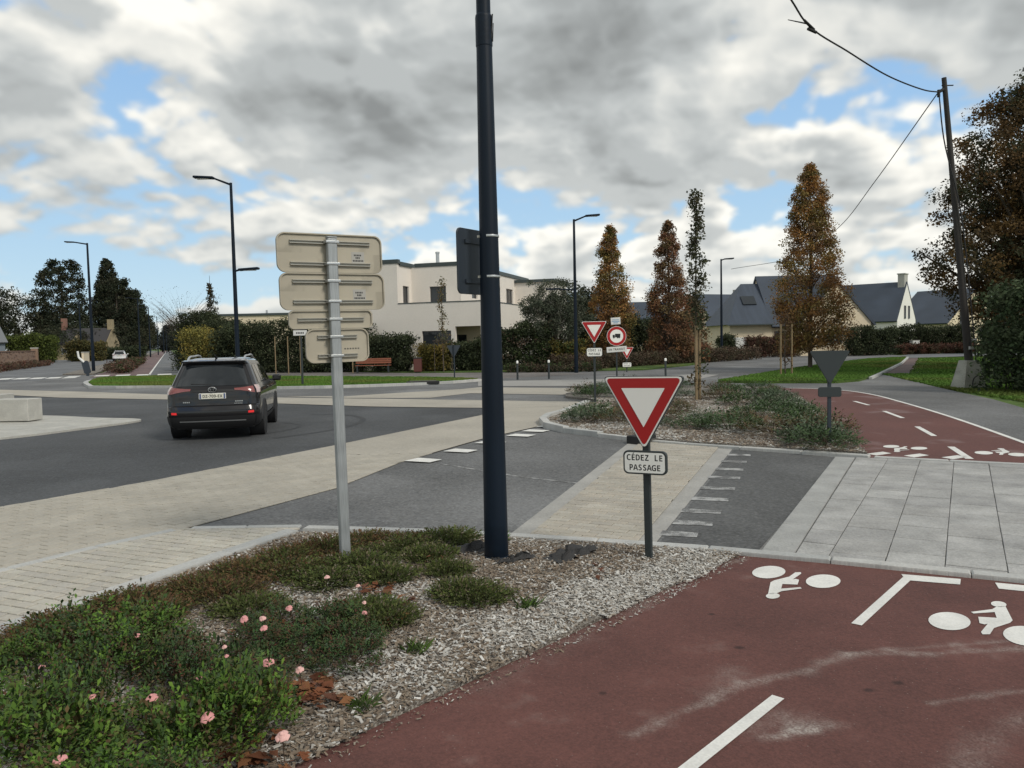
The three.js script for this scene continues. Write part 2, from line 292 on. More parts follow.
// beige apron along the lane, near part block by block
const bandB = U([[-5.61, -8.36], [-4.65, -9.81], [-3, -12.95], [-0.75, -17.69], [-0.19, -19.5], [1.9, -19.8], [1.15, -17.5], [0.72, -16.5], [0.62, -15.4], [-0.57, -13.35], [-1.62, -10.95], [-2.11, -9.07], [-3.12, -7.13], [-3.6, -6.48], [-3.95, -5.85], [-4.9, -4.2], [-7.6, -4.6]]);
const apron = struct('paved_apron', flat(bandB, 0.006), M.joint, 'sand coloured block paved apron between lane and side road', 'paving');
const nearB = clip(bandB, [[-14, 0], [6, 0], [6, -13.2], [-14, -13.2]]), farB = clip(bandB, [[-14, -13.2], [6, -13.2], [6, -40], [-14, -40]]);
paving(apron, 'paving_block', nearB, [0.45, -0.9], 0.15, 0.2, 0.010, 0.006, 0.016, bandMats, 11, 300);
part(apron, 'paving_sheet', flat(farB, 0.016), bandFar);
const bandA = U([[-0.19, -19.5], [-1.88, -20.09], [-3.85, -20.88], [-6.81, -22.64], [-11.24, -25.4], [-16.2, -27.71], [-20.15, -30.44], [-26, -35], [-27, -38], [-22.78, -34.43], [-17.54, -31.41], [-12.44, -28.12], [-7.58, -25.25], [-3.41, -23.44], [-0.35, -22.03], [2.09, -20.84], [2.25, -20.3], [1.9, -19.8]]);
struct('paved_band', flat(bandA, 0.018), bandFar, 'sand coloured paved band beyond the roundabout lane', 'paving');
struct('paved_crossing', flat(U([[-7.81, -26], [-5.48, -25.3], [-3.85, -26.52], [-1.87, -27.78], [-1.19, -28.74], [3.0, -26.6], [1.55, -23.9], [-1.39, -25.51], [-2.52, -23.75], [-5.27, -24.45]]), 0.012), bandFar, 'pale paved crossing beyond the roundabout lane', 'paving');
struct('paved_ramp', flat(U([[-1.3, -29.5], [-1.45, -33.2], [3.6, -32.6], [8.4, -35.5], [9.2, -34.4], [6.5, -29.2], [3.3, -27.9]]), 0.012), mapped(stoneTex([0.33, 0.32, 0.30], 0.25, 71, 4)), 'light grey paved ramp at the far crossing', 'paving');

// pavement of small blocks at the left, each block a part
const pave = U([[-3.14, -4.62], [-2.04, -6.98], [-1.98, -7.06], [-3.12, -7.13], [-3.6, -6.48], [-3.95, -5.85], [-4.9, -4.2], [-5.4, -3.0], [-3.9, -3.0]]);
const footpave = struct('block_pavement', flat(pave, 0.008), M.joint, 'pavement of small sand coloured blocks along the rose bed', 'pavement');
paving(footpave, 'paver', pave, [0.92, 0.39], 0.112, 0.165, 0.014, 0.008, 0.028, paverMats, 21, 300, -1e9, 0.013);
const edging = structGroup('pavement_edging', 'pale edging stones between block pavement and apron', 'kerb');
kerb(edging, smooth(U([[-5.0, -4.1], [-3.98, -5.8], [-3.62, -6.44], [-3.14, -7.08]]), false, 6), 0.11, 0.006, 0.032, 0.8, kerbMats);
kerb(edging, U([[-3.02, -7.14], [-1.99, -7.12]]), 0.10, 0.006, 0.032, 0.6, kerbMats);

// flush kerb round the bed and along the cycle path
const nearKerb = structGroup('bed_kerb', 'pale granite kerb round the near planting bed', 'kerb');
kerb(nearKerb, smooth(U([[-4.6, -1.2], [-3.1, -4.56], [-2.5, -5.84], [-2.0, -6.9]]), false, 6), 0.15, 0, 0.055, 0.9, kerbMats);
kerb(nearKerb, smooth(U([[-1.93, -7.04], [-0.76, -6.80], [0.38, -6.46], [1.74, -5.97], [3.45, -5.14], [8, -2.9]]), false, 8), 0.125, 0, 0.042, 1.0, kerbMats);

// side road: block paved strip, slab crossing
const strip = U([[-0.08, -6.62], [1.12, -6.23], [3.35, -11.72], [1.95, -12.75]]);
const inStrip = U([[0.09, -6.56], [0.98, -6.28], [3.16, -11.84], [2.1, -12.62]]);
const crossing = struct('block_crossing', flat(strip, 0.006), mapped(stoneTex([0.37, 0.36, 0.335], 0.3, 72, 2)), 'sand coloured block strip across the side road behind the give way sign', 'paving');
part(crossing, 'joint_bed', flat(inStrip, 0.010), M.joint);
paving(crossing, 'paving_block', inStrip, [0.89, 0.45], 0.115, 0.235, 0.008, 0.010, 0.022, crossMats, 31, 300);
const slabPoly = U([[2.125, -5.83], [3.45, -5.2], [8, -3.0], [10.4, -7.2], [6.4, -9.56], [4.68, -10.5]]);
const slabs = struct('slab_crossing', flat(U([[1.86, -5.93], [3.45, -5.2], [8, -3.0], [10.4, -7.2], [6.4, -9.56], [4.50, -10.62]]), 0.006), M.jointGrey, 'grey granite slab crossing between the two red cycle paths', 'paving');
paving(slabs, 'granite_slab', slabPoly, [0.505, -0.863], 0.43, 0.52, 0.007, 0.006, 0.022, slabMats, 41, 300, -1e9, 0.017);
kerb(slabs, U([[2.0, -5.88], [4.55, -10.56]]), 0.27, 0.006, 0.020, 1.3, [mapped(stoneTex([0.36, 0.36, 0.345], 0.35, 73, 1.5))]);
struct('road_patch', flat(U([[1.14, -6.2], [1.86, -5.95], [4.5, -10.55], [3.37, -11.7]]), 0.003), mapped(asphaltTex([0.10, 0.101, 0.10], 17), { roughness: 0.9 }), 'darker asphalt between block strip and slab crossing', 'road');
// worn teeth painted beside the strip
for (const [x, z, l] of [[1.39, -6.56, 0.30], [1.6, -6.95, 0.34], [1.79, -7.42, 0.36], [2.02, -7.98, 0.36], [2.25, -8.55, 0.36], [2.5, -9.2, 0.36], [2.73, -9.78, 0.33], [2.96, -10.38, 0.32], [3.2, -10.95, 0.3]])
  part(road, numbered('painted_tooth'), flat(U([[x - l / 2, z - l * 0.06], [x + l / 2, z + l * 0.24], [x + l / 2 + 0.05, z + l * 0.24 - 0.15], [x - l / 2 + 0.06, z - l * 0.06 - 0.17]]), 0.0075), M.paintWorn);
// painted squares along the apron
for (const [x, z] of [[-1.3, -11.05], [-0.82, -11.95], [-0.38, -12.85], [0.14, -13.75], [0.42, -14.4], [0.72, -15.1]])
  part(road, numbered('painted_square'), flat(U([[x - 0.27, z + 0.02], [x + 0.12, z + 0.21], [x + 0.27, z - 0.04], [x - 0.1, z - 0.26]]), 0.0205), M.paint);
part(road, 'painted_line', ribbon(U([[-1.0, -10.75], [0.1, -9.6], [0.75, -9.1]]), 0.05, 0.004), M.paintWorn);

// near red cycle path with its chalky scuffs
const redPoly = U([[1.76, -5.96], [3.45, -5.07], [8, -2.85], [8, 2.5], [-5.6, 2.3], [-3.5, -0.17], [-0.92, -3.03]]);
const scuffs = [[[[0.55, -3.62], [0.72, -3.74], [0.94, -3.91], [1.21, -4.13], [1.39, -4.18], [1.61, -4.26], [1.81, -4.4], [1.97, -4.5], [2.14, -4.49], [2.43, -4.47], [2.8, -4.5], [3.4, -4.55]], 0.05, 0.42],
  [[[1.97, -4.5], [2.17, -4.54], [2.49, -4.57], [2.94, -4.63], [3.4, -4.7]], 0.035, 0.3], [[[2.1, -3.86], [2.28, -3.9], [2.55, -3.96], [2.9, -4.0]], 0.03, 0.25],
  [[[1.8, -3.15], [1.94, -3.28], [2.19, -3.51], [2.5, -3.73]], 0.09, 0.22], [[[1.21, -3.56], [1.29, -3.61], [1.42, -3.60]], 0.045, 0.8], [[[1.18, -3.66], [1.32, -3.72], [1.45, -3.66]], 0.11, 0.28],
  [[[1.0, -4.0], [1.12, -4.2], [1.22, -4.28]], 0.09, 0.2], [[[-0.2, -4.15], [0.3, -4.75], [1.0, -5.55], [1.7, -6.4]], 0.14, 0.12], [[[1.75, -6.35], [1.95, -6.5]], 0.06, 0.25], [[[0.83, -5.4], [0.98, -5.55]], 0.09, 0.25]];
const redTex = tex(2048, (u, v) => {
  const x = -1.6 + u * 6.4, z = -7.4 + (1 - v) * 6.4;
  const a = fbm(x * 1.1 + 7, z * 1.1 + 3, 5), f = vnoise(x * 150, z * 150), f2 = vnoise(x * 63 + 9, z * 63), m = fbm(x * 5 + 2, z * 5 + 8, 4), ag = HASH[(Math.floor(x * 190) * 131 + Math.floor(z * 190) * 7177) & 65535];
  const k = 1 + (a - 0.5) * 0.55 + (f - 0.5) * 0.35 + (f2 - 0.5) * 0.22 + (m - 0.5) * 0.25;
  let r = 0.122 * k, g = 0.049 * k, b = 0.040 * k;
  let w = sstep(0.62, 0.8, m * 0.6 + a * 0.4) * 0.10 + (ag > 0.9985 ? 0.3 : 0);
  for (const [pts, wd, s] of scuffs) {
    let best = 1e9;
    for (let i = 1; i < pts.length; i++) {
      const [x0, z0] = pts[i - 1], [x1, z1] = pts[i], ex = x1 - x0, ez = z1 - z0, t = Math.min(1, Math.max(0, ((x - x0) * ex + (z - z0) * ez) / (ex * ex + ez * ez))), d = Math.hypot(x - x0 - ex * t, z - z0 - ez * t);
      if (d < best) best = d;
    }
    if (best < wd * 3) { const n = fbm(x * 9, z * 9, 4); w += s * Math.exp(-Math.pow(best / (wd * (0.25 + n * 1.1)), 2)) * (0.1 + 0.9 * n) * (0.25 + 1.0 * f) * (0.35 + 0.9 * fbm(x * 34, z * 34, 3)) * 1.5; }
  }
  for (const [sx, sz, sr] of [[1.35, -4.62, 0.03], [1.86, -4.02, 0.035], [2.06, -4.1, 0.025], [1.33, -5.2, 0.02], [0.45, -4.05, 0.02]]) { const d = Math.hypot(x - sx, (z - sz) * 1.3); if (d < sr * 2) { const q = sstep(sr * 1.6, sr * 0.4, d + 0.03 * (m - 0.5)) * 0.6; r *= 1 - q; g *= 1 - q; b *= 1 - q; } }
  w = Math.min(0.75, w);
  return [mix(r, 0.44, w), mix(g, 0.40, w), mix(b, 0.36, w)];
}, 6.4, { wrap: THREE.MirroredRepeatWrapping });
redTex.offset.set(1.6 / 6.4, -1.0 / 6.4);          // u = (x + 1.6) / 6.4, v = (-z - 1.0) / 6.4
const nearPath = struct('cycle_path', flat(redPoly, 0.008), mapped(redTex, { roughness: 0.88, bumpScale: 0.002 }), 'near dark red cycle path with chalky scuffs', 'cycle path');
const farRedTex = tex(1024, (u, v) => { const a = fbm(u * 5, v * 5, 5, 5), f = vnoise(u * 400, v * 400, 400), w = sstep(0.6, 0.8, fbm(u * 12 + 4, v * 12, 4, 12)) * 0.06, k = 1 + (a - 0.5) * 0.4 + (f - 0.5) * 0.35; return [0.13 * k + w, 0.052 * k + w, 0.043 * k + w]; }, 8);
const farPathR = [[7.0, -9.2], [7.71, -11.63], [8.74, -15.42], [9.55, -19.02], [9.98, -21.4], [10.0, -23.0], [9.55, -24.2], [8.87, -24.75]];
const farPath = struct('cycle_path', flat([...U([[4.84, -10.36], [5.35, -12.37], [6.9, -17.5], [8.1, -22.5], [8.3, -24.8]]), ...smooth(U([...farPathR].reverse()), false, 6)], 0.008), mapped(farRedTex), 'far red cycle path curving behind the planted island', 'cycle path');
part(farPath, 'edge_line', ribbon(smooth(U([...farPathR]), false, 8), 0.09, 0.012), M.paint);
for (const [a, b] of [[[8.6, -19.44], [8.43, -18.27]], [[8.08, -16.79], [7.75, -15.33]], [[7.28, -13.89], [6.87, -12.57]]]) part(farPath, 'painted_dash', ribbon(U([a, b]), 0.1, 0.012), M.paint);
part(farPath, 'painted_dash', ribbon(U([[6.45, -11.35], [6.06, -10.22]]), 0.11, 0.012), M.paint);
for (const [x, z] of [[5.18, -10.78], [5.58, -10.54], [5.98, -10.32]]) part(farPath, 'painted_block', flat(U([[x - 0.15, z + 0.11], [x + 0.14, z - 0.05], [x + 0.1, z - 0.22], [x - 0.2, z - 0.07]]), 0.012), M.paint);
part(nearPath, 'painted_dash', ribbon([[2.21, -4.95], [3.06, -5.93]], 0.066, 0.012), M.paint);
part(nearPath, 'painted_dash', ribbon([[0.4, -2.95], [1.36, -3.96]], 0.066, 0.012), M.paint);
part(nearPath, 'painted_block', flat([[3.02, -5.98], [3.4, -5.83], [3.32, -5.7], [2.98, -5.83]], 0.0125), M.paint);
part(nearPath, 'painted_block', flat([[3.6, -5.73], [4.1, -5.5], [4.05, -5.35], [3.54, -5.59]], 0.012), M.paint);
function cyclistSymbol(parent, x, z, ang, k = 1) {
  const fig = [[-0.133, 0.268], [-0.031, 0.412], [-0.016, 0.486], [0.029, 0.529], [0.108, 0.251], [0.101, 0.189], [0.052, 0.067], [0.037, 0.029], [0.035, -0.104], [0, -0.134], [-0.015, -0.096], [-0.007, 0.09], [-0.021, 0.063], [-0.05, 0.07], [-0.078, 0.194], [0.02, 0.243], [-0.009, 0.357], [-0.114, 0.244]];
  const el = (cx, cy, rx, ry) => Array.from({ length: 32 }, (_, i) => [cx + rx * Math.cos(i * Math.PI / 16), cy + ry * Math.sin(i * Math.PI / 16)]);
  const c = Math.cos(ang), s = Math.sin(ang), put = (pts) => flat(pts.map(([a, b]) => [x + k * (a * c - b * s), z - k * (a * s + b * c)]), 0.012);
  part(parent, 'cyclist_symbol', merge([put(el(-0.21, 0, 0.117, 0.185)), put(el(0.21, 0, 0.117, 0.185)), put(el(-0.014, 0.551, 0.045, 0.068)), put(fig)]), M.paint);
}
cyclistSymbol(nearPath, 2.99, -4.84, -0.706);
cyclistSymbol(nearPath, 2.19, -5.98, -0.66 + Math.PI);
cyclistSymbol(farPath, 6.47, -12.72, -0.7 + Math.PI, 1.0);
cyclistSymbol(farPath, 7.5, -11.85, -0.6, 1.05);

// planted island, grass strips
const islandPts = U([[0.66, -15.3], [0.73, -16.5], [1.17, -17.5], [1.9, -19.9], [2.3, -20.4], [2.2, -21.3], [1.55, -22.6], [1.65, -23.8], [2.6, -25.8], [3.7, -27.6], [6.3, -26.2], [8.4, -25.2], [8.1, -22.5], [6.9, -17.5], [5.38, -12.4], [4.88, -10.62], [2.92, -12.0], [2.1, -12.75], [1.5, -13.52], [0.86, -14.4]]);
struct('island_bed', raised(islandPts, 0, 0.07), M.soil, 'mulched bed of the planted island', 'planting bed');
const islandKerb = structGroup('island_kerb', 'pale kerb round the nose of the planted island', 'kerb');
kerb(islandKerb, smooth(U([[1.95, -20.1], [1.15, -17.5], [0.71, -16.5], [0.62, -15.3], [0.84, -14.38], [1.5, -13.47], [2.08, -12.72], [2.92, -11.97], [4.86, -10.5]]), false, 10), 0.16, 0, 0.13, 1.0, kerbMats, 0.01, (t) => mix(0.14, 0.05, sstep(0.45, 0.75, t)));
kerb(islandKerb, U([[4.9, -10.46], [6.4, -9.62], [8, -8.72]]), 0.13, 0, 0.035, 1.0, kerbMats);
const bedPts = U([[-4.5, -1.2], [-3.02, -4.52], [-1.93, -6.86], [-0.76, -6.72], [0.38, -6.38], [1.75, -5.93], [-0.94, -3.03], [-3.4, -0.3]]);
const bedY = (x, z) => 0.03 + 0.02 * (fbm(x * 1.3 + 4, z * 1.3, 3) - 0.5);
{ // near bed: a gently uneven sheet of mulch
  const g = raised(bedPts, 0, 0.03);
  struct('planting_bed', g, M.soil, 'mulched planting bed with roses and heather beside the red path', 'planting bed');
}
const stripPts = smooth(U([[-19.3, -35.6], [-18.4, -34.3], [-14.62, -33.08], [-9.16, -30.54], [-5, -30.9], [-2.95, -31.76], [-1.47, -33.3], [-2.6, -35], [-5.34, -36.97], [-12.28, -41.02], [-20.18, -45.5], [-23.5, -45.2], [-21.5, -39.5]]), true, 5);
struct('grass_strip', raised(stripPts, 0, 0.09), M.grass, 'mown grass strip behind the dark car', 'grass');
const stripKerb = structGroup('grass_strip_kerb', 'pale kerb round the grass strip behind the car', 'kerb');
kerb(stripKerb, smooth(U([[-23.7, -45.4], [-21.7, -39.5], [-19.45, -35.6], [-18.5, -34.2], [-14.62, -32.95], [-9.16, -30.4], [-5, -30.75], [-2.9, -31.65], [-1.35, -33.3]]), false, 6), 0.24, 0, 0.12, 2.0, kerbMats);
struct('far_footway', flat(U([[-26, -48.5], [-20.18, -46.2], [-12.28, -41.6], [-5.34, -37.4], [-1.4, -34.6], [4, -38.2], [0.5, -42.3], [-3.4, -43], [-6.4, -44.5], [-16, -53.5], [-22, -54.8], [-27.5, -52]]), 0.006), mapped(asphaltTex([0.17, 0.155, 0.145], 12)), 'pinkish grey footway behind the grass strip', 'footway');
struct('lawn', raised(U([[-22, -55.2], [-16, -53.8], [-6.4, -44.8], [-3.4, -43.3], [0.5, -42.6], [7, -41.3], [11, -47.5], [15, -57], [-22, -75]]), -0.03, 0.05), M.grass, 'lawn in front of the white building', 'grass');
const greenPts = U([[7.6, -28.6], [8.76, -27.7], [11.2, -26.8], [12.4, -27.6], [13.2, -28.8], [15.4, -32.4], [21.24, -42.36], [26.5, -52], [23.03, -49.9], [17, -42.3], [12.47, -36.0], [9.5, -31.5]]);
struct('grass_island', raised(greenPts, 0, 0.08), M.grass, 'grass island between the road and the far footpath', 'grass');
kerb(structGroup('grass_island_kerb', 'low pale kerb along the right edge of the grass island', 'kerb'), U([[13.3, -28.7], [15.5, -32.4], [21.34, -42.36], [26.6, -52]]), 0.12, 0, 0.1, 1.5, kerbMats);
struct('far_footpath', flat(U([[15.5, -32.6], [17.9, -33.3], [27.3, -52], [26.6, -52.1], [21.4, -42.4]]), 0.004), mapped(asphaltTex([0.13, 0.085, 0.075], 14)), 'reddish footpath leading back to the hedge', 'footpath');
struct('side_street', flat(U([[27.3, -52], [40, -56], [60, -58], [60, -61], [31, -60.5], [23.2, -50.2], [26.5, -52.1]]), 0.008), M.farRoad, 'far side street running past the houses', 'road');

// the avenue running away on the left
const av = (s, z) => [(s + (z + 50) * 0.4413) , z];   // s = x where z = -50
const avq = (s0, s1, z0, z1, y) => flat(U([av(s0, z0), av(s1, z0), av(s1, z1), av(s0, z1)]), y);
const avenue = struct('avenue', merge([avq(-42, -29.5, -44, -520, 0.008), avq(-23.4, -20.4, -46, -520, 0.008)]), M.farRoad, 'grey avenue running to the vanishing point on the left', 'road');
struct('avenue_cycle_path', avq(-27, -23.4, -47.5, -520, 0.010), M.farRed, 'pinkish cycle path beside the avenue', 'cycle path');
part(avenue, 'painted_line', ribbon(U([av(-23.4, -48), av(-23.4, -300)]), 0.14, 0.016), M.paint);
const zeb = (cx, cz, n, st, w, l) => { for (let i = 0; i < n; i++) { const x = cx + st[0] * i, z = cz + st[1] * i; part(avenue, 'zebra_stripe', flat(U([[x - w, z], [x + w, z - 0.4], [x + w - l * 0.44, z - 0.4 - l], [x - w - l * 0.44, z - l]]), 0.016), M.paint); } };
zeb(-31.8, -46.5, 6, [0.98, -0.05], 0.3, 2.3);
zeb(-27.6, -48.3, 1, [1, 0], 0.3, 2.2);
zeb(-26.1, -49, 4, [1.35, 0], 0.36, 2.0);
zeb(-34.5, -46.2, 1, [1, 0], 0.3, 2.3);
struct('avenue_median', merge([raised(U([av(-29.4, -53), av(-27.2, -52.5), av(-27.2, -400), av(-29.4, -400)]), 0, 0.1)]), M.soil, 'planted median between avenue and cycle path', 'planting bed');
struct('avenue_verge', raised(U([av(-46, -47), av(-42.1, -47), av(-42.1, -400), av(-46, -400)]), -0.02, 0.08), M.soil, 'planted verge on the far side of the avenue', 'planting bed');
// splitter island with its low concrete blocks
const split = smooth(U([[-9.9, -14.88], [-9.2, -16.3], [-8.67, -17.9], [-8.85, -18.3], [-10.2, -18.9], [-12.17, -19.9], [-17, -20.5], [-17, -12.5], [-12, -13.6]]), true, 4);
struct('splitter_island', raised(split, 0, 0.05), mapped(stoneTex([0.45, 0.44, 0.40], 0.35, 75, 2)), 'low pale splitter island at the left edge', 'traffic island');

// ------------------------------------------------------------------ street furniture
function roundRect(w, h, r) {
  const s = new THREE.Shape(), x = -w / 2, y = -h / 2;
  s.moveTo(x + r, y); s.lineTo(x + w - r, y); s.absarc(x + w - r, y + r, r, -Math.PI / 2, 0); s.lineTo(x + w, y + h - r); s.absarc(x + w - r, y + h - r, r, 0, Math.PI / 2);
  s.lineTo(x + r, y + h); s.absarc(x + r, y + h - r, r, Math.PI / 2, Math.PI); s.lineTo(x, y + r); s.absarc(x + r, y + r, r, Math.PI, Math.PI * 1.5); return s;
}
function triShape(w, r) {                          // point-down triangle, rounded, centred on the middle of its top edge at y = 0
  const h = w * 0.866, P = [[-w / 2, 0], [w / 2, 0], [0, -h]], s = new THREE.Shape();
  const cen = [0, -h / 3];
  P.forEach((p, i) => {
    const q = P[(i + 2) % 3], n = P[(i + 1) % 3], d = (a) => { const L = Math.hypot(a[0] - p[0], a[1] - p[1]); return [(a[0] - p[0]) / L, (a[1] - p[1]) / L]; };
    const a = d(q), b = d(n), k = r * 1.732;
    if (i) s.lineTo(p[0] + a[0] * k, p[1] + a[1] * k); else s.moveTo(p[0] + a[0] * k, p[1] + a[1] * k);
    s.quadraticCurveTo(p[0], p[1], p[0] + b[0] * k, p[1] + b[1] * k);
  });
  s.closePath(); return s;
}
const ext = (shape, d, z = 0, bevel = 0) => new THREE.ExtrudeGeometry(shape, { depth: d, curveSegments: 8, bevelEnabled: bevel > 0, bevelSize: bevel, bevelThickness: bevel, bevelOffset: -bevel, bevelSegments: 1 }).translate(0, 0, z);
const face = (shape, z) => new THREE.ShapeGeometry(shape, 10).translate(0, 0, z);
function letteredPlate(lines, w, h, font, opts = {}) {
  const W = 512, H = Math.round(512 * h / w), c = document.createElement('canvas'); c.width = W; c.height = H;
  const g = c.getContext('2d'); g.fillStyle = opts.bg ?? '#f0f0ea'; g.fillRect(0, 0, W, H); g.fillStyle = opts.ink ?? '#151517'; g.textAlign = 'center'; g.textBaseline = 'middle'; g.font = font;
  lines.forEach((t, i) => { const y = H * (i + 0.5) / lines.length * (opts.squeeze ?? 1) + H * (1 - (opts.squeeze ?? 1)) / 2, pitch = opts.pitch; if (!pitch) g.fillText(t, W / 2, y); else [...t].forEach((ch, k) => g.fillText(ch, W / 2 + (k - (t.length - 1) / 2) * pitch, y)); });
  const t = new THREE.CanvasTexture(c); t.colorSpace = THREE.SRGBColorSpace; t.magFilter = THREE.LinearFilter; return std({ map: t, roughness: 0.4 });
}
function unitUV(g, w, h) { const p = g.attributes.position, uv = new Float32Array(p.count * 2); for (let i = 0; i < p.count; i++) { uv[2 * i] = p.getX(i) / w + 0.5; uv[2 * i + 1] = p.getY(i) / h + 0.5; } g.setAttribute('uv', new THREE.BufferAttribute(uv, 2)); return g; }

// big dark lamp pole in the bed
{
  const t = thing('lamp_pole', 'tall dark blue street pole rising out of the frame from the mulch bed', 'pole', [-0.165, 0, -6.64]);
  t.rotation.z = 0.002;
  part(t, 'shaft', lathe([[0.0, 0.0], [0.104, 0.0], [0.102, 0.4], [0.066, 4.42], [0.0, 4.42]], 20), M.navy);
  part(t, 'collar', lathe([[0.067, 4.36], [0.071, 4.37], [0.071, 4.60], [0.068, 4.62], [0.058, 4.63]], 20), M.navy);
  part(t, 'upper_shaft', lathe([[0.06, 4.6], [0.048, 8.2], [0, 8.2]], 20), M.navy);
  part(t, 'strap_end', merge([limb(V3(0.06, 4.42, 0.03), V3(0.075, 4.62, 0.03), 0.006, 0.006, 5), limb(V3(0.072, 4.4, 0.02), V3(0.08, 4.55, 0.02), 0.005, 0.004, 5)]), M.rubber);
  part(t, 'ground_sleeve', lathe([[0.112, 0.03], [0.109, 0.045], [0.103, 0.05]], 20), M.navy);
  part(t, 'door', rbox(0.075, 0.4, 0.012, 0.004, 0.0, 0.75, -0.1), M.navy);
}
{ // square sign fixed to the pole, seen from behind
  const t = thing('square_sign', 'back of a dark rounded square sign strapped to the tall pole', 'sign', [-0.165, 2.62, -6.64]);
  const turn = 0.97, c = Math.cos(turn), s = Math.sin(turn);
  const rot = (g) => g.rotateY(turn).translate(-0.135, -0.03, -0.155);
  part(t, 'panel', rot(ext(roundRect(0.5, 0.56, 0.05), 0.012, -0.006, 0.003)), M.navySign);
  for (const y of [0.17, -0.17]) { part(t, 'rail', rot(box(0.36, 0.03, 0.018, 0.02, y, 0.016)), M.navySign); part(t, 'strap', lathe([[0.080 - y * 0.009, y - 0.009], [0.0835 - y * 0.009, y - 0.009], [0.0835 - y * 0.009, y + 0.009], [0.080 - y * 0.009, y + 0.009]], 22), M.steel); part(t, 'clamp', box(0.04, 0.02, 0.04, -0.085, y, 0.0), M.rail); }
}
{ // galvanised post with the backs of four direction panels
  const t = thing('direction_sign', 'galvanised post carrying the backs of four weathered direction panels', 'road sign', [-1.46, 0, -6.56], 0.57);
  t.rotation.z = 0.012;
  part(t, 'post', rbox(0.086, 2.79, 0.06, 0.012, 0, 1.395, 0), M.galv);
  part(t, 'post_cap', rbox(0.086, 0.012, 0.064, 0.004, 0, 2.796, 0), M.galv);
  for (const [x, w, h, y, rails, rw, sticker] of [[0.01, 0.915, 0.325, 2.668, [0.09, -0.09], 0.70, 1], [0.02, 0.915, 0.31, 2.349, [0.085, -0.085], 0.70, 1], [-0.01, 0.73, 0.155, 2.115, [0.0], 0.58, 0], [0.035, 0.555, 0.285, 1.893, [0.075, -0.085], 0.35, 2]]) {
    const p = part(t, 'panel', ext(roundRect(w, h, Math.min(0.07, h * 0.28)), 0.006, -0.058).translate(x, y, 0), M.signBack);
    const rim = roundRect(w, h, Math.min(0.07, h * 0.28)); rim.holes.push(roundRect(w - 0.02, h - 0.02, Math.min(0.062, h * 0.24)));
    part(p, 'folded_rim', ext(rim, 0.028, -0.064).translate(x, y, 0), M.signBack);
    for (const ry of rails) {
      part(p, 'rail', merge([box(rw, 0.006, 0.022, x, y + ry + 0.011, -0.040), box(rw, 0.006, 0.022, x, y + ry - 0.011, -0.040), box(rw, 0.022, 0.004, x, y + ry, -0.050)]), M.rail);
      part(p, 'clamp', rbox(0.115, 0.022, 0.075, 0.004, 0, y + ry, 0.0), M.steel);
    }
    if (sticker === 1) { const st = part(p, 'sticker', box(0.115, 0.1, 0.0015, 0.25, y - 0.03, -0.0512), std({ color: rgb(0.40, 0.39, 0.36), roughness: 0.5 })); for (const [k, yy] of [[0.075, 0.022], [0.045, 0], [0.095, -0.025]]) for (let i = 0; i < Math.round(k / 0.014); i++) part(st, 'print', box(0.009, 0.014, 0.001, 0.25 - k / 2 + i * 0.014 + 0.006, y - 0.03 + yy, -0.0498), M.signInk); }
    if (sticker === 2) part(p, 'stamped_print', merge([0, 1, 2, 3, 4, 5].map((i) => box(0.014, 0.012, 0.001, 0.1 + i * 0.024, y - 0.03, -0.0515))), M.edgeDark);
  }
}
function giveWay(name, label, p, turn, w, y, plate, post, detail, faceless) {
  const t = thing(name, label, 'road sign', p, turn);
  part(t, 'post', faceless ? rbox(0.06, y + 0.0, 0.04, 0.008, 0, y / 2, -0.03) : rbox(0.062, y - 0.06, 0.042, 0.01, 0, (y - 0.06) / 2, -0.045), post);
  const g = part(t, 'triangle', ext(triShape(w, 0.035), 0.03, -0.022, 0.003).translate(0, y, 0), M.greenPost);
  if (!faceless) {
    part(g, 'white_border', face(triShape(w * 0.972, 0.033), 0.0125).translate(0, y - w * 0.008, 0), M.signWhite);
    part(g, 'red_band', face(triShape(w * 0.915, 0.028), 0.0155).translate(0, y - w * 0.0245, 0), M.signRed);
    part(g, 'white_field', face(triShape(w * 0.525, 0.004), 0.0185).translate(0, y - w * 0.1385, 0), M.signWhite);
  }
  const b = part(t, 'name_plate', ext(roundRect(plate[0], plate[1], plate[1] * 0.22), 0.03, -0.022, 0.003).translate(0, plate[2], 0), M.greenPost);
  if (!faceless) {
    part(b, 'plate_face', unitUV(face(roundRect(plate[0] - 0.028, plate[1] - 0.028, plate[1] * 0.18), 0), plate[0], plate[1]).translate(0, plate[2], 0.0125), detail);
  }
  return t;
}
const plateMat = letteredPlate(['CÉDEZ LE', 'PASSAGE'], 0.415, 0.205, 'bold 88px sans-serif', { squeeze: 0.84, pitch: 54 });
giveWay('give_way_sign', 'large red and white give way triangle on a dark post in the foreground mulch', [1.115, 0, -6.47], -0.5, 0.725, 1.585, [0.38, 0.2, 0.855], M.greenPost, plateMat).rotation.z = 0.012;
giveWay('give_way_sign', 'give way triangle at the nose of the planted island', [2.4, 0.06, -22.4], -0.1, 0.76, 2.36, [0.46, 0.26, 1.47], M.greenPost, plateMat);
giveWay('give_way_sign', 'smallest and farthest give way triangle below the lorry ban sign', [6.55, 0, -44], 0.12, 0.82, 1.42, [0.52, 0.27, 0.42], M.greenPost, plateMat);
giveWay('give_way_sign', 'grey back of a give way sign beside the far red cycle path', [5.3, 0.06, -12.9], -0.12, 0.66, 1.57, [0.37, 0.165, 0.88], M.navySign, null, true);
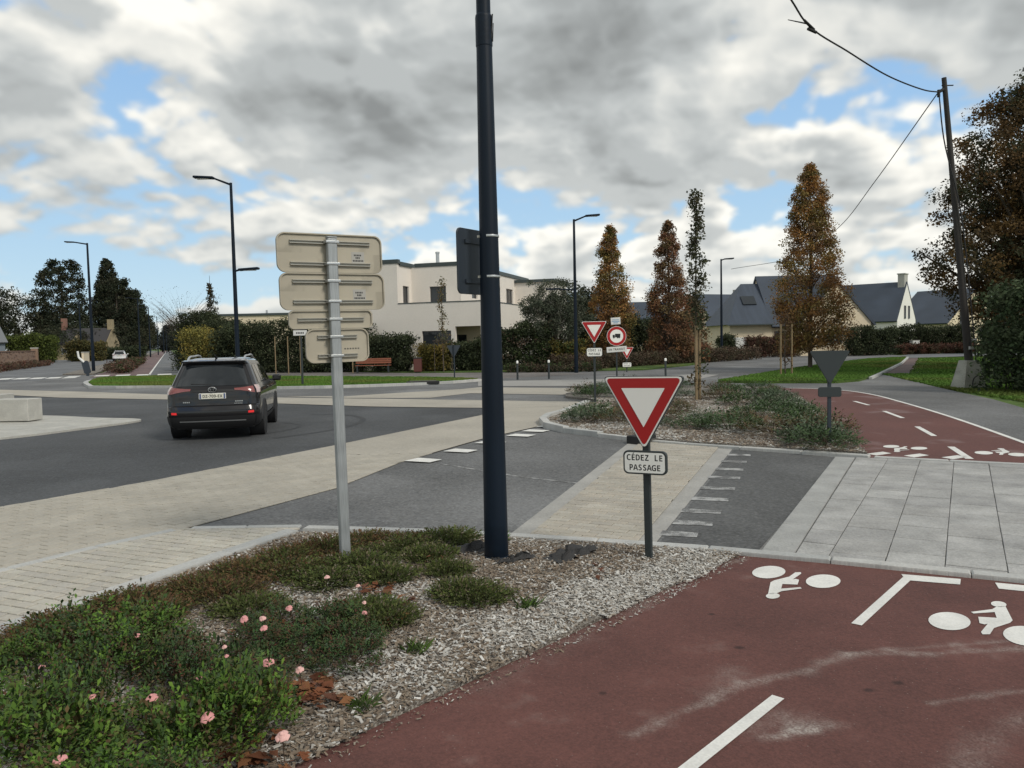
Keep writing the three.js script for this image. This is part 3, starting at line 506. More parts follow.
{ // lorry ban
  const t = thing('lorry_ban_sign', 'round red bordered lorry ban sign with plates above and below', 'road sign', [4.62, 0, -34]);
  part(t, 'post', limb(V3(0, 0, -0.05), V3(0, 2.8, -0.05), 0.035, 0.035, 10), M.greenPost);
  const disc = part(t, 'disc', new THREE.CylinderGeometry(0.44, 0.44, 0.03, 36).rotateX(Math.PI / 2).translate(0, 2.02, 0), M.greenPost);
  const ring = (r, z, m, n) => part(disc, n, new THREE.CircleGeometry(r, 36).translate(0, 2.02, z), m);
  ring(0.425, 0.018, M.signWhite, 'white_border'); ring(0.41, 0.022, M.signRed, 'red_ring'); ring(0.29, 0.026, M.signWhite, 'white_field');
  part(disc, 'lorry_symbol', merge([box(0.23, 0.13, 0.004, 0.05, 2.055, 0.03), box(0.09, 0.09, 0.004, -0.125, 2.03, 0.03), box(0.33, 0.025, 0.004, 0, 1.98, 0.03), ...[-0.12, 0.05, 0.12].map((x) => new THREE.CylinderGeometry(0.03, 0.03, 0.006, 14).rotateX(Math.PI / 2).translate(x, 1.955, 0.03))]), M.signInk);
  const pl = part(t, 'lower_plate', rbox(0.88, 0.24, 0.02, 0.008).rotateZ(0.05).translate(0, 1.44, 0), M.frameWhite);
  part(pl, 'plate_face', unitUV(new THREE.PlaneGeometry(0.84, 0.2), 0.84, 0.2).rotateZ(0.05).translate(0, 1.44, 0.0145), letteredPlate(['EN TRANSIT'], 0.84, 0.2, 'bold 78px sans-serif', { bg: '#d8d8d2' }));
  const up = part(t, 'upper_plate', rbox(0.42, 0.3, 0.02, 0.008).rotateZ(0.05).translate(-0.03, 2.68, 0), M.frameWhite);
  part(up, 'print', merge([box(0.3, 0.03, 0.003, -0.03, 2.73, 0.014), box(0.34, 0.03, 0.003, -0.03, 2.66, 0.014), box(0.2, 0.03, 0.003, -0.03, 2.60, 0.014)]), std({ color: rgb(0.2, 0.35, 0.5) }));
}
{ // street name plates
  const t = thing('street_name_sign', 'street name plates on a dark post behind the direction panels', 'sign', [-9.6, 0.09, -35.5]);
  part(t, 'post', limb(V3(0, 0, 0), V3(0, 2.9, 0), 0.05, 0.045, 10), M.greenPost);
  part(t, 'dark_plate', rbox(0.62, 0.4, 0.03, 0.01, -0.02, 2.72, 0.06), M.navySign);
  const p = part(t, 'white_plate', rbox(0.62, 0.24, 0.03, 0.01, -0.02, 2.38, 0.06), M.frameWhite);
  part(p, 'print', merge([0, 1, 2, 3, 4].map((i) => box(0.05, 0.07, 0.004, -0.17 + i * 0.075, 2.38, 0.078))), M.signInk);
}
{ // small far sign seen from behind
  const t = thing('triangle_sign', 'small dark triangular sign seen from behind at the edge of the footway', 'road sign', [-2.85, 0, -38.5], 0.3);
  part(t, 'post', limb(V3(0, 0, 0), V3(0, 1.75, 0), 0.035, 0.035, 8), M.navySign);
  part(t, 'triangle', ext(triShape(0.72, 0.03), 0.02, -0.06).translate(0, 1.75, 0), M.navySign);
}
{ // leaning keep-side marker at the mouth of the avenue
  const t = thing('keep_side_marker', 'bent dark traffic marker with a white top at the mouth of the avenue', 'road sign', [-31.0, 0.02, -56.5], 0.2); t.scale.set(0.62, 0.62, 0.62);
  part(t, 'panel', ext(roundRect(0.75, 1.5, 0.2), 0.1, -0.05, 0.02).rotateZ(0.2).translate(0, 1.0, 0), M.navySign);
  part(t, 'white_top', merge([limb(V3(-0.2, 1.6, 0), V3(-0.75, 2.15, 0), 0.14, 0.12, 8), limb(V3(-0.75, 2.15, 0), V3(-0.85, 2.9, 0), 0.12, 0.12, 8)]), M.frameWhite);
  part(t, 'foot', box(0.3, 0.4, 0.16, 0.12, 0.18, 0), M.navySign);
}
// bollards
const bollardSpots = [[[0.28, -38.0], 'the one next to the tall pole'], [[1.83, -38.2], 'the one left of the island give way sign'], [[7.35, -37.0], 'peeping over the foreground give way triangle'], [[23.2, -66], 'farthest, by the road bend near the houses']];
bollardSpots.forEach(([p, w]) => {
  const t = thing('bollard', 'slim black bollard, ' + w, 'bollard', [p[0], 0, p[1]], 0, 'black bollards with white caps');
  part(t, 'post', lathe([[0.055, 0], [0.05, 0.05], [0.048, 0.82], [0, 0.82]], 14), M.greenPost); part(t, 'cap', lathe([[0.052, 0.80], [0.056, 0.82], [0.056, 0.9], [0.03, 0.93], [0, 0.935]], 14), M.signWhite);
});
// street lamps
function lamp(label, x, z, h, arms, r = 0.07, group, y0 = 0) {
  const t = thing('street_lamp', label, 'street lamp', [x, y0, z], 0, group);
  part(t, 'pole', lathe([[0, 0], [r * 1.35, 0], [r * 1.3, 1.2], [r * 0.75, h], [0, h]], 12), M.navy);
  for (const [dir, ay, len, rise] of arms) {
    const c = Math.cos(dir), s = -Math.sin(dir);
    const a = part(t, 'arm', limb(V3(0, ay, 0), V3(c * len, ay + rise, s * len), r * 0.6, r * 0.5, 8), M.navy);
    const head = rbox(0.85, 0.1, 0.3, 0.045, 0, 0, 0); head.scale(1, 1, 1).rotateZ(rise > 0.05 ? 0.06 : 0).rotateY(dir).translate(c * (len + 0.36), ay + rise + 0.02, s * (len + 0.36));
    const hd = part(t, 'lamp_head', head, M.navy);
    part(hd, 'lens', box(0.5, 0.012, 0.2).rotateY(dir).translate(c * (len + 0.4), ay + rise - 0.038, s * (len + 0.4)), M.frameWhite);
  }
  return t;
}
lamp('tall double armed street lamp behind the dark car', -11.5, -32.6, 8.7, [[Math.PI, 8.62, 0.75, 0.3], [0, 5.05, 0.25, 0.06]], 0.075);
lamp('tall street lamp rising beside the round green tree', 3.72, -44.6, 8.75, [[0, 8.65, 0.7, 0.28], [Math.PI, 4.75, 0.9, 0.05]], 0.085);
lamp('street lamp right of the slim staked tree, in front of the slate roofs', 17.9, -66, 8.45, [[0, 8.35, 0.3, 0.1]], 0.09);
lamp('nearest lamp of the avenue, beside the bent marker', -35.6, -66, 10.9, [[Math.PI, 10.8, 1.1, 0.2]], 0.10);
[[-66.5, -139], [-80, -172], [-101, -222], [-119, -266], [-142, -320]].forEach(([x, z]) => lamp('slender lamp of the row dwindling along the avenue median', x, z, 11, [[Math.PI, 10.8, 1.4, 0.2]], 0.12, 'lamps along the avenue'));
[[-70, -130], [-92, -186], [-116, -240]].forEach(([x, z]) => lamp('slender lamp on the tree side of the avenue with its arm over the road', x - 2, z, 10.2, [[0, 10, 1.6, 0.15]], 0.12, 'lamps on the tree side of the avenue'));
{ // bench and bin
  const b = thing('bench', 'brown slatted bench in front of the hedge', 'bench', [-8.95, 0.06, -50.0]);
  for (const y of [0.86, 0.74, 0.62]) part(b, 'back_slat', rbox(2.3, 0.1, 0.035, 0.01, 0, y, -0.26), M.woodRed);
  for (const z of [-0.18, -0.05, 0.08]) part(b, 'seat_slat', rbox(2.3, 0.04, 0.11, 0.01, 0, 0.45, z), M.woodRed);
  for (const x of [-1, 1]) { part(b, 'leg', merge([rbox(0.08, 0.45, 0.4, 0.01, x, 0.22, -0.05), rbox(0.08, 0.5, 0.06, 0.01, x, 0.66, -0.3)]), M.greenPost); }
  const w = thing('litter_bin', 'red brown litter bin right of the bench', 'bin', [-6.0, 0.06, -49.6]);
  part(w, 'body', rbox(0.5, 0.85, 0.5, 0.03, 0, 0.425, 0), std({ color: rgb(0.11, 0.035, 0.028), roughness: 0.7 })); part(w, 'rim', rbox(0.54, 0.06, 0.54, 0.02, 0, 0.88, 0), M.greenPost);
}
{ // grey utility box by the far hedge
  const t = thing('utility_box', 'small white utility box in front of the far right hedge', 'box', [36.4, 0, -70], 0.3);
  part(t, 'cabinet', rbox(0.75, 1.15, 0.4, 0.03, 0, 0.575, 0), M.frameWhite); part(t, 'roof', rbox(0.82, 0.06, 0.46, 0.02, 0, 1.18, 0), M.concrete);
}
// concrete blocks on the splitter island
[[-13.15, -20.5, 'right end block of the low concrete planter wall, at the left edge'], [-14.23, -20.38, 'second block of the low concrete planter wall, at the left edge']].forEach(([x, z, l]) => tagged((() => { const m = new THREE.Mesh(rbox(1.06, 0.58, 0.55, 0.02).rotateY(-0.1).translate(x, 0.36, z), M.concrete); m.name = numbered('concrete_block'); shade(m); scene.add(m); return m; })(), l, 'block', 'blocks of the planter wall'));
tagged((() => { const m = new THREE.Mesh(rbox(0.55, 0.62, 3.2, 0.02).translate(-15.2, 0.34, -21.6), M.concrete); m.name = numbered('concrete_block'); shade(m); scene.add(m); return m; })(), 'long side block of the planter wall beyond the frame', 'block', 'blocks of the planter wall');
{ // gully cover and kerb inlet
  const d = thing('drain_cover', 'dark drain cover in the kerb in front of the bench', 'drain', [-4.05, 0.10, -35.2], 0.1);
  part(d, 'frame', rbox(1.5, 0.12, 0.5, 0.02, 0, 0, 0), M.rubber); part(d, 'lid', rbox(1.2, 0.03, 0.35, 0.01, 0, 0.07, 0), M.edgeDark);
  const k = thing('kerb_inlet', 'dark kerb inlet behind the foreground give way triangle', 'drain', [2.33, 0, -14.0], 0.75);
  part(k, 'hood', rbox(0.5, 0.15, 0.3, 0.02, 0, 0.075, 0), M.rubber); part(k, 'opening', rbox(0.4, 0.06, 0.02, 0.005, 0, 0.05, 0.155), M.edgeDark);
}
// torn weed fabric in the mulch
[[[-0.42, -6.85], 0.42, 0.2, 'torn black weed fabric left of the tall pole'], [[-0.02, -6.55], 0.34, 0.22, 'torn black weed fabric at the foot of the tall pole'], [[0.48, -6.62], 0.5, 0.2, 'crumpled black weed fabric between pole and give way sign']].forEach(([p, w, d, label], k) => {
  const g = new THREE.PlaneGeometry(w, d, 18, 10).rotateX(-Math.PI / 2), a = g.attributes.position;
  for (let i = 0; i < a.count; i++) { const x = a.getX(i), z = a.getZ(i), e = 1 - Math.max(Math.abs(x) / w * 2, Math.abs(z) / d * 2); a.setY(i, -0.012 + 0.2 * Math.max(0, fbm(x * 11 + k * 9, z * 11, 3) - 0.30) * (0.3 + 0.7 * sstep(-0.05, 0.5, e))); a.setX(i, x + 0.06 * (vnoise(z * 30 + k, x * 20) - 0.5)); a.setZ(i, z + 0.06 * (vnoise(x * 30, k + z * 20) - 0.5)); }
  g.computeVertexNormals(); const m = new THREE.Mesh(g, M.fabric); m.name = numbered('weed_fabric'); m.position.set(p[0], 0.045, p[1]); m.rotation.y = k * 0.4; shade(m); scene.add(m); tagged(m, label, 'fabric');
});
{ // wooden utility pole in its concrete foot, leaning
  const t = thing('utility_pole', 'leaning dark wooden utility pole in a tapered concrete foot', 'utility pole', [15.35, 0, -26]);
  const foot = (() => { const q = new THREE.CylinderGeometry(0.3, 0.56, 0.95, 4, 1).rotateY(Math.PI / 4 + 0.05).toNonIndexed().translate(0, 0.46, 0); q.computeVertexNormals(); return q; })();
  part(t, 'concrete_foot', foot, M.concreteOld);
  const a = V3(0.02, 0.7, 0), b = V3(-0.93, 10.25, 0);
  part(t, 'shaft', limb(a, b, 0.13, 0.075, 14), M.poleWood);
  part(t, 'hoop', new THREE.TubeGeometry(new THREE.CatmullRomCurve3([V3(-0.22, 0.05, 0.6), V3(-0.2, 0.35, 0.62), V3(0.02, 0.48, 0.6), V3(0.45, 0.52, 0.5), V3(0.8, 0.36, 0.4), V3(0.95, 0.0, 0.3)]), 30, 0.02, 6), M.rubber);
  part(t, 'cable_clip', merge([rbox(0.16, 0.1, 0.1, 0.01, -0.03, 1.35, 0.2), rbox(0.12, 0.1, 0.1, 0.01, 0.06, 1.6, 0.18)]), M.steel);
  part(t, 'riser_cable', new THREE.TubeGeometry(new THREE.CatmullRomCurve3([V3(0.12, 0.9, 0.2), V3(0.0, 2.2, 0.19), V3(-0.45, 6, 0.16), V3(-0.98, 8.2, 0.13), V3(-1.12, 9.75, 0.05)]), 30, 0.022, 5), M.rubber);
  part(t, 'insulator', merge([limb(V3(-0.9, 9.9, 0), V3(-1.12, 9.78, 0.04), 0.06, 0.05, 8), limb(V3(-1.12, 9.85, 0.04), V3(-1.12, 9.62, 0.04), 0.05, 0.05, 8), limb(V3(-1.0, 10.0, 0), V3(-0.62, 10.0, 0), 0.02, 0.02, 6)]), M.rubber);
}
function wire(name, label, pts, r) { const m = new THREE.Mesh(new THREE.TubeGeometry(new THREE.CatmullRomCurve3(pts.map((p) => V3(...p))), 90, r, 5), M.rubber); m.name = numbered(name); shade(m); scene.add(m); return tagged(m, label, 'cable'); }
const near = wire('overhead_cable', 'overhead cable looping from the utility pole toward the top of the frame', [[14.22, 9.78, -25.96], [13.0, 9.45, -24.6], [11.18, 9.35, -23], [8.9, 9.25, -20.6], [7.25, 9.25, -18.9], [6.3, 9.4, -17.6], [2.0, 10.2, -12], [-4, 11, -4]], 0.022);
part(near, 'splice', merge([limb(V3(7.45, 9.24, -19.1), V3(7.05, 9.28, -18.65), 0.032, 0.032, 6), limb(V3(7.5, 9.17, -19.1), V3(7.25, 9.2, -18.95), 0.04, 0.04, 6), limb(V3(7.2, 9.3, -18.9), V3(6.75, 9.4, -18.9), 0.02, 0.01, 5)]), M.rubber);
wire('overhead_cable', 'thin overhead cable running from the utility pole back toward the houses', [[14.22, 9.78, -25.96], [16.6, 8.75, -35.5], [18.94, 8.0, -45], [20.2, 7.4, -55], [18.6, 7.55, -65.5]], 0.018);

// ------------------------------------------------------------------ cars
function suv(label, p, turn, paint, detailed) {
  const t = thing('car', label, 'car', p, turn);
  // level: height, rear inset, front inset, half width, corner radius
  const LV = [[0.24, 0.16, 0.36, 0.80, 0.2], [0.33, 0.07, 0.14, 0.89, 0.22], [0.46, 0.015, 0.05, 0.915, 0.24], [0.62, 0.0, 0.0, 0.92, 0.24], [0.695, 0.03, 0.0, 0.922, 0.24], [0.72, 0.085, 0.02, 0.922, 0.22], [0.86, 0.10, 0.05, 0.918, 0.22], [0.97, 0.095, 0.12, 0.912, 0.22], [1.03, 0.11, 0.3, 0.90, 0.24], [1.07, 0.135, 1.05, 0.875, 0.24], [1.10, 0.16, 1.3, 0.855, 0.24], [1.25, 0.255, 1.5, 0.80, 0.23], [1.40, 0.36, 1.78, 0.74, 0.22], [1.53, 0.45, 2.02, 0.685, 0.21], [1.565, 0.40, 2.1, 0.665, 0.22], [1.60, 0.38, 2.2, 0.64, 0.22], [1.64, 0.52, 2.4, 0.57, 0.25], [1.665, 0.85, 2.7, 0.45, 0.28]];
  const L = 4.6;
  const lev = (h) => { let i = 1; while (i < LV.length - 1 && LV[i][0] < h) i++; const a = LV[i - 1], b = LV[i], k = Math.min(1, Math.max(0, (h - a[0]) / (b[0] - a[0]))); return a.map((v, j) => mix(v, b[j], k)); };
  const P = (h, s) => {                            // s: 0..1 rear left to right, 1..2 right side, 2..3 front, 3..4 left side
    const [, r, f, w, rc] = lev(h), z0 = L / 2 - r, z1 = -L / 2 + f, c = 0.14, sd = ((Math.floor(s) % 4) + 4) % 4, q = s - Math.floor(s);
    const rect = [[-w, z0], [w, z0], [w, z1], [-w, z1]], a = rect[sd], b = rect[(sd + 1) % 4], len = Math.hypot(b[0] - a[0], b[1] - a[1]), d = [(b[0] - a[0]) / len, (b[1] - a[1]) / len], n = [-d[1], d[0]];
    let u, v;
    const bow = 0.05 * (sd % 2 ? 0.5 : 1.4);
    if (q < c) { const an = Math.PI / 4 * (1 - q / c); u = rc - rc * Math.sin(an); v = rc - rc * Math.cos(an); }
    else if (q > 1 - c) { const an = Math.PI / 4 * ((q - 1 + c) / c); u = len - rc + rc * Math.sin(an); v = rc - rc * Math.cos(an); }
    else { u = rc + (len - 2 * rc) * (q - c) / (1 - 2 * c); v = 0; }
    v += bow * Math.pow(Math.abs(2 * u / len - 1), 2) - bow * 0.3;
    return V3(a[0] + d[0] * u - n[0] * v, h, a[1] + d[1] * u - n[1] * v);
  };
  // note n points outward for this winding (rear -> +z)
  const grid = (hs, ss, off, close, taper) => {
    const pos = [], idx = [], W = ss.length;
    for (const h0 of hs) for (const s of ss) {
      const h = taper ? taper(h0, s) : h0, p = P(h, s);
      if (off) { const e = 0.01, a = P(h, s - e), b = P(h, s + e), u = P(h + e, s), d = P(h - e, s), n = V3().subVectors(b, a).cross(V3().subVectors(u, d)).normalize(); const c = V3(p.x, 0, p.z); if (n.x * p.x + n.z * (p.z - Math.sign(p.z) * 0) < 0) n.negate(); p.addScaledVector(n, off); }
      pos.push(p.x, p.y, p.z);
    }
    for (let j = 0; j + 1 < hs.length; j++) for (let i = 0; i + 1 < W; i++) { const o = j * W + i; idx.push(o, o + 1, o + W, o + 1, o + W + 1, o + W); }
    if (close) { const o = (hs.length - 1) * W; for (let i = 1; i + 1 < W; i++) idx.push(o, o + i, o + i + 1); }
    const g = new THREE.BufferGeometry(); g.setAttribute('position', new THREE.Float32BufferAttribute(pos, 3)); g.setIndex(idx); return toCreasedNormals(g, 0.6);
  };
  const span = (a, b, n) => Array.from({ length: n + 1 }, (_, i) => a + (b - a) * i / n);
  const allS = span(0, 4, 96), hs = LV.flatMap((l, i) => i ? [l[0]] : [l[0]]);
  part(t, 'body', grid(hs, allS, 0, true), paint);
  const glass = new THREE.MeshPhysicalMaterial({ color: rgb(0.012, 0.015, 0.018), roughness: 0.05, clearcoat: 1, clearcoatRoughness: 0.03, side: THREE.DoubleSide });
  const black = std({ color: rgb(0.014, 0.014, 0.015), roughness: 0.55 });
  const lampRed = new THREE.MeshPhysicalMaterial({ color: rgb(0.22, 0.06, 0.055), roughness: 0.22, clearcoat: 1, side: THREE.DoubleSide });
  const lampClear = new THREE.MeshPhysicalMaterial({ color: rgb(0.55, 0.40, 0.38), roughness: 0.15, clearcoat: 1, side: THREE.DoubleSide });
  part(t, 'rear_window', grid(span(1.105, 1.525, 8), span(0.08, 0.92, 18), 0.006), glass);
  part(t, 'windscreen', grid(span(1.11, 1.55, 8), span(2.10, 2.90, 14), 0.006), glass);
  for (const [a, b] of [[1.20, 1.335], [1.355, 1.535], [1.555, 1.80]]) { part(t, 'side_window', grid(span(1.12, 1.50, 8), span(a, b, 10), 0.006), glass); part(t, 'side_window', grid(span(1.12, 1.50, 8), span(5 - b, 5 - a, 10).reverse(), 0.006), glass); }
  part(t, 'spoiler', (() => { const g = rbox(1.24, 0.035, 0.30, 0.015, 0, 0, 0); const a = g.attributes.position; for (let i = 0; i < a.count; i++) { const x = a.getX(i); a.setZ(i, a.getZ(i) - 0.10 * Math.pow(Math.abs(x) / 0.62, 2)); } g.computeVertexNormals(); return g.rotateX(0.06).translate(0, 1.60, L / 2 - 0.42); })(), paint);
  // lower cladding, bumpers
  part(t, 'bumper_cladding', grid(span(0.27, 0.50, 4), span(-0.18, 1.18, 40), 0.012), black);
  for (const sd of [1, 3]) part(t, 'sill_cladding', grid(span(0.25, 0.42, 3), span(sd + 0.2, sd + 0.9, 20), 0.012), black);
  part(t, 'skid_strip', grid(span(0.395, 0.418, 1), span(0.16, 0.84, 24), 0.018), M.steel);
  part(t, 'bumper_ledge', grid([0.62, 0.66, 0.695], span(-0.14, 1.14, 36), 0.006), paint);
  part(t, 'tailgate_trim', grid([0.985, 1.01, 1.03], span(0.28, 0.72, 14), 0.012), black);
  for (const [a, b, c, d] of [[-0.16, 0.02, 0.95, 1.10], [0.98, 1.16, 0.95, 1.10]]) part(t, 'tail_light', grid(span(c, d, 4), span(a, b, 10), 0.01), lampClear);
  for (const [a, b, c, d] of [[0.02, 0.27, 0.965, 1.075], [0.73, 0.98, 0.965, 1.075]]) part(t, 'tail_light', grid(span(c, d, 4), span(a, b, 12), 0.009, false, (h, q) => 1.045 + (h - 1.045) * mix(1.15, 0.35, sstep(0.02, 0.27, Math.min(q, 1 - q))) - 0.02 * Math.min(q, 1 - q)), lampRed);
  const fog = new THREE.MeshStandardMaterial({ color: rgb(0.5, 0.02, 0.02), emissive: rgb(0.75, 0.03, 0.035), emissiveIntensity: detailed ? 0.35 : 0, side: THREE.DoubleSide });
  for (const [a, b] of [[0.055, 0.135], [0.865, 0.945]]) part(t, 'fog_lamp', grid(span(0.55, 0.595, 2), span(a, b, 6), 0.012, false, (h, q) => h - 0.03 * Math.min(q, 1 - q)), fog);
  const surf = (geo, h, s) => { const p = P(h, s); return geo.translate(p.x, p.y, p.z + 0.02); };
  const plateB = part(t, 'number_plate', surf(rbox(0.52, 0.115, 0.016, 0.004), 0.905, 0.5), M.signWhite);
  part(plateB, 'plate_face', surf(unitUV(new THREE.PlaneGeometry(0.50, 0.1), 0.5, 0.1).translate(0, 0, 0.0105), 0.905, 0.5), (() => { const c = document.createElement('canvas'); c.width = 512; c.height = 102; const g = c.getContext('2d'); g.fillStyle = '#d8d6c8'; g.fillRect(0, 0, 512, 102); g.fillStyle = '#5a6688'; g.fillRect(0, 0, 36, 102); g.fillRect(476, 0, 36, 102); g.fillStyle = '#1a1a1c'; g.font = 'bold 84px sans-serif'; g.textAlign = 'center'; g.textBaseline = 'middle'; if (detailed) g.fillText('DZ-709-EX', 256, 54, 400); const x = new THREE.CanvasTexture(c); x.colorSpace = THREE.SRGBColorSpace; return std({ map: x, roughness: 0.4 }); })());
  const ring = (rx, ry, th) => new THREE.TorusGeometry(1, th, 6, 24).scale(rx, ry, 0.3);
  part(t, 'emblem', surf(merge([ring(0.075, 0.052, 0.14), ring(0.028, 0.045, 0.2), ring(0.055, 0.02, 0.2).translate(0, 0.02, 0)]), 1.035, 0.5), M.steel);
  if (detailed) { part(t, 'badge', surf(merge([0, 1, 2, 3].map((i) => box(0.026, 0.022, 0.006, -0.55 + i * 0.035, 0, 0.005))), 0.79, 0.5), M.steel); part(t, 'badge', surf(merge([...[0, 1, 2, 3].map((i) => box(0.03, 0.022, 0.006, 0.45 + i * 0.04, 0.0, 0.005)), ...[0, 1, 2, 3, 4].map((i) => box(0.024, 0.014, 0.006, 0.43 + i * 0.033, -0.045, 0.005))]), 0.79, 0.5), M.steel); }
  part(t, 'wiper', limb(V3(-0.02, 1.13, L / 2 - 0.155), V3(-0.42, 1.155, L / 2 - 0.18), 0.014, 0.009, 6), black);
  for (const x of [-0.56, 0.56]) part(t, 'roof_rail', new THREE.TubeGeometry(new THREE.CatmullRomCurve3([V3(x, 1.60, 1.62), V3(x, 1.685, 1.4), V3(x, 1.70, 0.9), V3(x, 1.70, 0.2), V3(x, 1.6, -0.15)]), 24, 0.022, 7), M.steel);
  part(t, 'antenna', limb(V3(0.0, 1.64, 1.5), V3(0.0, 1.73, 1.72), 0.03, 0.01, 7), black);
  for (const x of [-1, 1]) {
    part(t, 'mirror', merge([rbox(0.2, 0.15, 0.11, 0.04, x * 1.02, 1.14, -0.72), box(0.12, 0.04, 0.05, x * 0.92, 1.09, -0.72)]), paint);
    part(t, 'headlight', grid(span(0.78, 0.92, 3), x > 0 ? span(1.93, 2.18, 10) : span(2.82, 3.07, 10), 0.01), lampClear);
    for (const [z, s] of [[1.36, 0], [-1.30, 1]]) {
      part(t, 'arch', new THREE.TorusGeometry(0.395, 0.045, 8, 20, Math.PI).rotateY(Math.PI / 2).translate(x * 0.895, 0.36, z), black);
      part(t, 'arch_well', new THREE.CylinderGeometry(0.395, 0.395, 0.3, 24).rotateZ(Math.PI / 2).translate(x * 0.78, 0.37, z), black);
      const w = new THREE.Group(); w.name = 'wheel'; w.position.set(x * 0.82, 0.352, z); t.add(w);
      part(w, 'tyre', lathe([[0.22, -0.11], [0.33, -0.115], [0.352, -0.08], [0.352, 0.08], [0.33, 0.115], [0.22, 0.11]], 28).rotateZ(Math.PI / 2), M.rubber);
      const spokes = [new THREE.CylinderGeometry(0.05, 0.05, 0.03, 12).rotateZ(Math.PI / 2)];
      for (let i = 0; i < 5; i++) spokes.push(box(0.025, 0.2, 0.06, 0, 0.11, 0).rotateX(i * Math.PI * 0.4));
      part(w, 'rim', merge([lathe([[0.225, -0.1], [0.235, -0.1], [0.235, 0.1], [0.225, 0.1]], 24).rotateZ(Math.PI / 2), ...spokes.map((g) => g.translate(x * 0.085, 0, 0))]), std({ color: rgb(0.32, 0.33, 0.34), metalness: 0.8, roughness: 0.35 }));
      part(w, 'brake_disc', new THREE.CylinderGeometry(0.2, 0.2, 0.02, 20).rotateZ(Math.PI / 2).translate(x * 0.02, 0, 0), black);
    }
  }
  part(t, 'door_handle', merge([1, -1].flatMap((x) => [rbox(0.03, 0.03, 0.2, 0.01, x * 0.925, 0.99, 0.55), rbox(0.03, 0.03, 0.2, 0.01, x * 0.925, 0.97, -0.35)])), paint);
  part(t, 'underbody', box(1.5, 0.12, 4.0, 0, 0.28, 0), black);
  return t;
}
const darkPaint = new THREE.MeshPhysicalMaterial({ color: rgb(0.009, 0.008, 0.009), roughness: 0.3, metalness: 0, specularIntensity: 0.5, clearcoat: 0.8, clearcoatRoughness: 0.05, side: THREE.DoubleSide });
suv('dark brown sport utility car driving away on the roundabout', [-6.56, 0.006, -17.9], 0.212, darkPaint, true);
suv('small white car parked far along the avenue', [-59.5, 0.01, -118], 0.41, new THREE.MeshPhysicalMaterial({ color: rgb(0.6, 0.6, 0.6), roughness: 0.4, clearcoat: 1, side: THREE.DoubleSide }), false);

// ------------------------------------------------------------------ buildings
function windowPart(parent, w, h, at, turn, frame, divide = 1) {   // frame with a glass pane, set in a plane facing +z before turning
  const tr = (g) => g.rotateY(turn).translate(...at), fw = 0.06;
  const win = part(parent, 'window', tr(merge([box(w, fw, 0.09, 0, h / 2 - fw / 2, 0), box(w, fw, 0.09, 0, -h / 2 + fw / 2, 0), box(fw, h - 2 * fw, 0.09, -w / 2 + fw / 2, 0, 0), box(fw, h - 2 * fw, 0.09, w / 2 - fw / 2, 0, 0), ...Array.from({ length: divide - 1 }, (_, i) => box(0.05, h - 2 * fw, 0.08, -w / 2 + w * (i + 1) / divide, 0, 0))])), frame);
  for (let i = 0; i < divide; i++) part(win, 'pane', tr(box((w - 2 * fw) / divide - 0.03, h - 2 * fw, 0.02, -w / 2 + fw + (w - 2 * fw) * (i + 0.5) / divide, 0, 0.0)), M.windowGlass);
  return win;
}
function wallWith(w, h, d, holes) {                // wall slab facing +z, openings cut out; origin at lower left front
  const s = new THREE.Shape([[0, 0], [w, 0], [w, h], [0, h]].map((p) => new THREE.Vector2(...p)));
  for (const [x, y, hw, hh] of holes) s.holes.push(new THREE.Path([[x, y], [x, y + hh], [x + hw, y + hh], [x + hw, y]].map((p) => new THREE.Vector2(...p))));
  return new THREE.ExtrudeGeometry(s, { depth: d, bevelEnabled: false }).translate(0, 0, -d);
}
